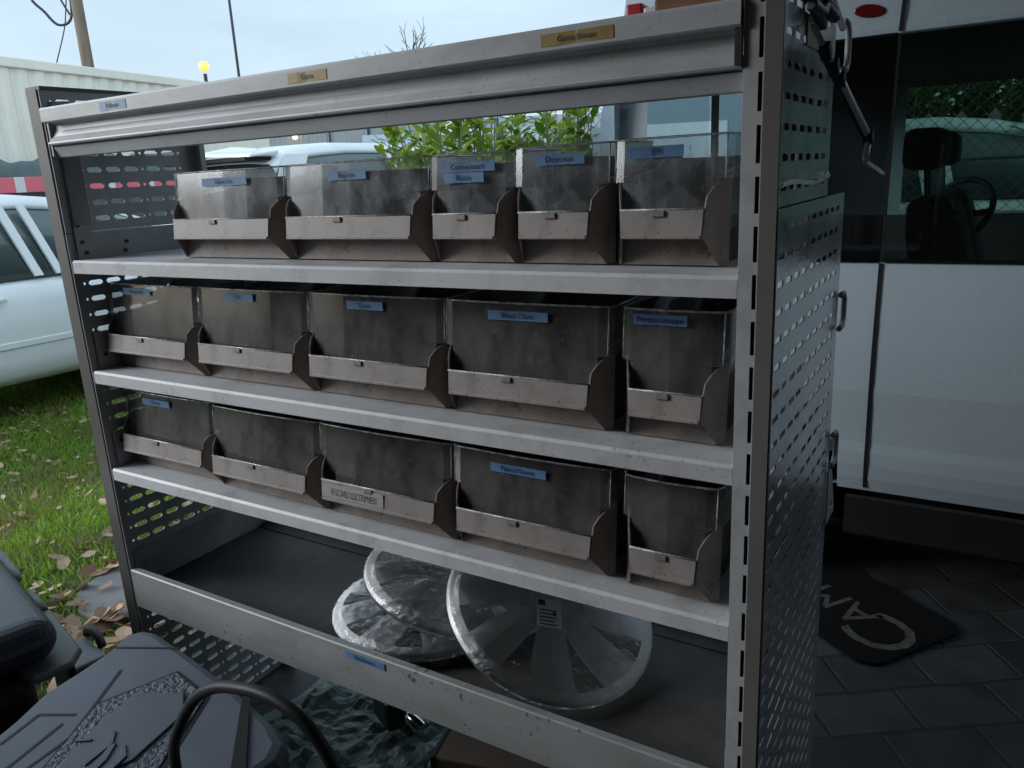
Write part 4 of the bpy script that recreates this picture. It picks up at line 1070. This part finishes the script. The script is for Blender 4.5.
def leaf_quad(mb,p,d,n,l,w):
    d=d.normalized(); s=d.cross(n)
    if s.length<1e-4: s=d.orthogonal()
    s.normalize(); n=s.cross(d).normalized()
    mb.add([p,p+d*l*.35+s*w*.5+n*w*.12,p+d*l*.75+s*w*.36+n*w*.06,p+d*l-n*w*.12,p+d*l*.75-s*w*.36+n*w*.06,p+d*l*.35-s*w*.5+n*w*.12,p+d*l*.5],[(0,1,6),(1,2,6),(2,3,6),(3,4,6),(4,5,6),(5,0,6)])
def shrub(name,loc,rx,ry,h,label,nst,nl,ll,material,seed,cat='shrub',z0=.25,group=None):
    t=empty(name,loc,label=label,cat=cat,group=group); rg=random.Random(seed)
    st=MB(); lf=MB()
    for i in range(nst):
        a=rg.uniform(0,2*PI); rr=math.sqrt(rg.random())
        base=Vector((rx*.45*rr*math.cos(a),ry*.45*rr*math.sin(a),0))
        hh=h*rg.uniform(.62,1.04)*(1-.18*rr)
        top=Vector((rx*rr*math.cos(a),ry*rr*math.sin(a),hh))
        pts=[base,base.lerp(top,.5)+Vector((rg.uniform(-.05,.05),rg.uniform(-.05,.05),.05)),top]
        path=smooth_path(pts,5); st.tube(path,[.010-.0007*k for k in range(len(path))],5)
        k0=int(nl)
        for k in range(k0):
            u=rg.uniform(.15,1); 
            f=u*(len(path)-1); i0=min(int(f),len(path)-2); p=path[i0].lerp(path[i0+1],f-i0)
            aa=k*2.4+rg.uniform(-.5,.5)
            dr=Vector((math.cos(aa),math.sin(aa),rg.uniform(.2,1.1)))
            L_=ll*rg.uniform(.65,1.15)*(1 if u<.9 else .75)
            leaf_quad(lf,p+dr*.01,dr,Vector((rg.uniform(-.4,.4),rg.uniform(-.4,.4),1)),L_,L_*rg.uniform(.42,.55))
    st.build('stem',M['bark'],t); lf.build('foliage',material,t,recalc=False)
    return t
shrub('laurel_bush',(-1.62,3.75,0),.66,.66,1.97,'bright green laurel bush with big leaves standing behind the racking',75,46,.125,M['laurel'],5)
shrub('laurel_bush',(-1.22,4.28,0),.42,.45,1.93,'paler end of the laurel growth nearest the white van',40,44,.12,M['laurel'],8)
shrub('green_hedge',(-2.75,7.4,0),.9,.9,1.82,'dense small leaved green hedge between the laurel and the white van',90,110,.06,M['hedge'],9,cat='hedge')
# hedge and chain link fence beyond the near van
for i,(x,y) in enumerate([(-.6,8.6),(.6,8.7),(1.8,8.8),(3.0,8.9)]):
    shrub('green_hedge',(x,y,0),.85,.7,2.7,['leafy green hedge clump seen through the van windows, left of the fence posts','leafy green hedge clump behind the middle of the fence, through the van windows','leafy green hedge clump behind the fence at the right of the van window','leafy green hedge clump at the far right behind the near van'][i],110,85,.12,M['hedge'],20+i,cat='hedge',group='hedge beyond the van')
fe=empty('wire_fence',(-1.4,4.75,0),label='diamond mesh wire fence on posts beyond the near van',cat='fence')
mb=MB(); Hh=1.6; Lf=5.6; st_=.075
n=int((Lf+Hh)/st_)
for i in range(n):
    x=i*st_
    a0=max(0,x-Hh); 
    pa=(x if x<=Lf else Lf, 0 if x<=Lf else x-Lf); pb=(a0, x-a0)
    mb.tube([(pa[0],0,.05+pa[1]),(pb[0],0,.05+pb[1])],.0022,3,cap=False)
    mb.tube([(Lf-pa[0],.004,.05+pa[1]),(Lf-pb[0],.004,.05+pb[1])],.0022,3,cap=False)
mb.build('wire_mesh',M['wire'],fe)
for x in (0,1.9,3.8,5.6):
    mb=MB(); mb.tube([(x,.03,0),(x,.03,1.7)],.022,8); mb.build('post',M['wire'],fe,smooth=True)
mb=MB(); mb.tube([(0,.0,1.16),(Lf,.0,1.16)],.014,6); mb.build('rail',M['wire'],fe)
pf=empty('picket_fence',(-1.8,7.6,0),label='pale upright boards in front of the hedge, seen through the van windows',cat='fence')
for i in range(26):
    mb=MB(); x=i*.26; mb.prism([(x,0),(x+.10,0),(x+.10,1.5),(x+.05,1.56),(x,1.5)],'y',0,.02); mb.build('picket',M['concrete'],pf)
mb=MB(); mb.box(0,6.7,.022,.06,.4,.48); mb.box(0,6.7,.022,.06,1.2,1.28); mb.build('cross_rail',M['concrete'],pf)

# ================================================================== GROUND
def gh(x,y):
    def sm(t): t=min(1,max(0,t)); return t*t*(3-2*t)
    return -.21*sm((-x-1.1)/1.5)*sm((3.7-y)/1.0)
mb=MB(); xs=[-200,-60,-20]+[-9+.18*i for i in range(50)]+[0,4,12,60,200]; ys=[-60,-20,-8]+[-4+.2*i for i in range(46)]+[8,16,60,200]
xs=sorted(set(xs)); ys=sorted(set(ys))
for y in ys:
    for x in xs: mb.v.append((x,y,gh(x,y)-.006))
for j in range(len(ys)-1):
    for i in range(len(xs)-1):
        a=j*len(xs)+i; mb.f.append((a,a+1,a+len(xs)+1,a+len(xs)))
tag(mb.build('lawn_ground',M['soil'],smooth=True),kind='structure')
mb=MB(); poly=[(-.35,-6),(8,-6),(8,14),(-.2,14),(-.3,6),(-.38,2),(-.36,.62),(-.32,.1)]
mb.add([(x,y,0) for x,y in poly],[tuple(range(len(poly)))]); tag(mb.build('stone_paving',M['pavers']),kind='structure')
# round concrete slab in the lawn
mb=MB(); mb.prism([(-.72+.20*math.cos(2*PI*k/32),.43+.19*math.sin(2*PI*k/32)) for k in range(32)],'z',-.03,.006)
tag(mb.build('round_slab',M['concrete'],bevel=.006),'flat round grey concrete slab set in the lawn among fallen leaves','slab')
# grass blades
def grass():
    rg=random.Random(1); mb=MB(); v=[];f=[]
    cnt=0
    while cnt<90000:
        x=rg.uniform(-5.2,-.3); y=rg.uniform(-.6,4.2)
        if (x+.72)**2/.042+(y-.43)**2/.038<1: continue
        dns=noise.noise(Vector((x*1.7,y*1.7,4)))
        near=min(1,max(0,(-x-.35)/.75))
        if rg.random()>(.62+.7*dns)*(.25+.75*near)+.05: 
            if rg.random()<.8: continue
        z=gh(x,y); a=rg.uniform(0,2*PI); h=rg.uniform(.015,.05)*(1+.5*dns); w=rg.uniform(.002,.005)
        lx,ly=rg.gauss(0,.018),rg.gauss(0,.018)
        c,s=math.cos(a)*w,math.sin(a)*w
        b=len(v); v+= [(x-c,y-s,z-.004),(x+c,y+s,z-.004),(x+lx*.5+c*.6,y+ly*.5+s*.6,z+h*.6),(x+lx,y+ly,z+h)]
        f+=[(b,b+1,b+2),(b,b+2,b+3)]
        cnt+=1
    mb.v=v; mb.f=f
    return mb.build('grass',M['grass'],recalc=False)
tag(grass(),'short green lawn grass beside the racking','grass',kind='stuff')
def leafmesh(mb,rg,x,y,z,s):
    a=rg.uniform(0,2*PI); tilt=Euler((rg.gauss(0,.35),rg.gauss(0,.35),a)).to_matrix()
    out=[]; kk=9; wd=rg.uniform(.5,.8)
    for q in range(kk):
        an=2*PI*q/kk; rr_=.5*rg.uniform(.72,1.15)
        out.append((rr_*wd*math.sin(an),rr_*1.15*math.cos(an)))
    c=rg.uniform(.05,.3)
    vs=[Vector((x,y,z))+tilt@Vector((u*s,v*s,c*s*(u*u+v*v))) for u,v in out]+[Vector((x,y,z))]
    n=len(out)
    mb.add(vs,[(i,(i+1)%n,n) for i in range(n)])
def litter():
    rg=random.Random(2); mb=MB(); k=0
    while k<1700:
        x=rg.uniform(-4.4,-.12); y=rg.uniform(-.4,3.0)
        d=noise.noise(Vector((x*1.3,y*1.3,8)))
        near=max(0,1-abs(x+.62)/.6)*(1 if y<1.0 else .3)
        if rg.random()>.16+.5*max(0,d)+.9*near: continue
        if (x+.72)**2/.042+(y-.43)**2/.038<.75: continue
        leafmesh(mb,rg,x,y,gh(x,y)+rg.uniform(.008,.03),rg.uniform(.022,.055)*(1+.75*near)); k+=1
    return mb.build('fallen_leaves',M['deadleaf'],recalc=False)
tag(litter(),'brown fallen leaves scattered over the lawn','fallen leaves',kind='stuff')
rg=random.Random(5)
for (x,y,z,s,lb) in [(.10,.44,.03,.10,'single brown curled leaf on the paving just behind the green tarp'),(-.80,.36,.02,.05,'small pale leaf lying at the edge of the round slab')]:
    mb=MB(); leafmesh(mb,rg,0,0,0,s); o=mb.build('fallen_leaf',M['deadleaf'],recalc=False); o.location=(x,y,z); tag(o,lb,'leaf')

# ================================================================== SHADE_BLOCKER: unseen wall and roof behind the camera, added to shade the yard
SHADE_BLOCKER=True
if SHADE_BLOCKER:
    hw_=empty('added_shade_wall',(0,0,0),label='dark wall and roof added out of view to shade the paved yard',cat='shade blocker')
    mb=MB(); mb.box(-1.45,2.6,-1.95,-1.75,0,2.4); mb.box(2.5,2.6,-1.75,.85,0,2.4); mb.build('wall',M['shade_wall'],hw_)
    mb=MB(); mb.prism([(-.35,-2.0),(2.7,-2.0),(2.7,1.28),(.85,1.28),(.85,.8),(-.35,.8)],'z',2.2,2.3); mb.build('roof',M['shade_wall'],hw_)  # unseen roof added to cut the sky light towards the right

# ================================================================== LIGHT
w=bpy.data.worlds.new('World'); scene.world=w; w.use_nodes=True
nt=w.node_tree; N=nt.nodes; L=nt.links
bg=N['Background']; wo=N['World Output']
sky=N.new('ShaderNodeTexSky'); sky.sky_type='NISHITA'; sky.sun_disc=False
SUN_E=R(22); SUN_R=R(-122)
sky.sun_elevation=SUN_E; sky.sun_rotation=SUN_R; sky.dust_density=1.5; sky.air_density=1.0
L.new(sky.outputs['Color'],bg.inputs['Color']); bg.inputs['Strength'].default_value=.13
# thin cloud veil
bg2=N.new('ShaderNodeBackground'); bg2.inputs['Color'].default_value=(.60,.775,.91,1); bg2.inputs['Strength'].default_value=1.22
tc=N.new('ShaderNodeTexCoord'); mp=N.new('ShaderNodeMapping'); mp.inputs['Scale'].default_value=(1.2,1.2,5)
L.new(tc.outputs['Generated'],mp.inputs['Vector'])
nz=N.new('ShaderNodeTexNoise'); nz.inputs['Scale'].default_value=2.2; nz.inputs['Detail'].default_value=6; nz.inputs['Roughness'].default_value=.5
L.new(mp.outputs['Vector'],nz.inputs['Vector'])
mr=N.new('ShaderNodeMapRange'); mr.inputs['From Min'].default_value=.3; mr.inputs['From Max'].default_value=.7; mr.inputs['To Min'].default_value=.6; mr.inputs['To Max'].default_value=.98
L.new(nz.outputs['Fac'],mr.inputs['Value'])
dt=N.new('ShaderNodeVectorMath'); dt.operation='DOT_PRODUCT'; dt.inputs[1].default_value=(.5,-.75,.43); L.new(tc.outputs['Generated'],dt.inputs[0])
gr=N.new('ShaderNodeMapRange'); gr.inputs['From Min'].default_value=-.2; gr.inputs['From Max'].default_value=.9; gr.inputs['To Min'].default_value=1.2; gr.inputs['To Max'].default_value=2.1  # cloud brightened on the unseen side, added to whiten container and left car
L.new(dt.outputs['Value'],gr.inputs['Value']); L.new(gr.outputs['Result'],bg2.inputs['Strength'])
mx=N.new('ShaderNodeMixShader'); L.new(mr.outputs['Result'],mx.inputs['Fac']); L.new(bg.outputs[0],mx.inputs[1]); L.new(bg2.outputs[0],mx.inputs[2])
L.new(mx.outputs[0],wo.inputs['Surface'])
sd=bpy.data.lights.new('sun','SUN'); sd.energy=2.6; sd.angle=R(28); sd.color=(.94,.97,1)
so=bpy.data.objects.new('sun',sd); col.objects.link(so)
az=R(90)-SUN_R   # sun_rotation measured clockwise from +y
dv=Vector((math.cos(az)*math.cos(SUN_E),math.sin(az)*math.cos(SUN_E),math.sin(SUN_E)))
so.rotation_euler=dv.to_track_quat('Z','Y').to_euler()

# ================================================================== CAMERA
cd=bpy.data.cameras.new('camera'); cam=bpy.data.objects.new('camera',cd); col.objects.link(cam)
cam.location=(1.48099,-.83449,1.2029); cam.rotation_euler=(1.30873,.04872,.54481)
cd.sensor_fit='HORIZONTAL'; cd.sensor_width=36; cd.lens=36*781.936/1024; cd.clip_start=.02; cd.clip_end=1000
scene.camera=cam
scene.render.resolution_x=1024; scene.render.resolution_y=768
scene.view_settings.view_transform='Standard'; scene.view_settings.look='None'; scene.view_settings.exposure=0; scene.view_settings.gamma=1
scene.cycles.transparent_max_bounces=24; scene.cycles.max_bounces=8
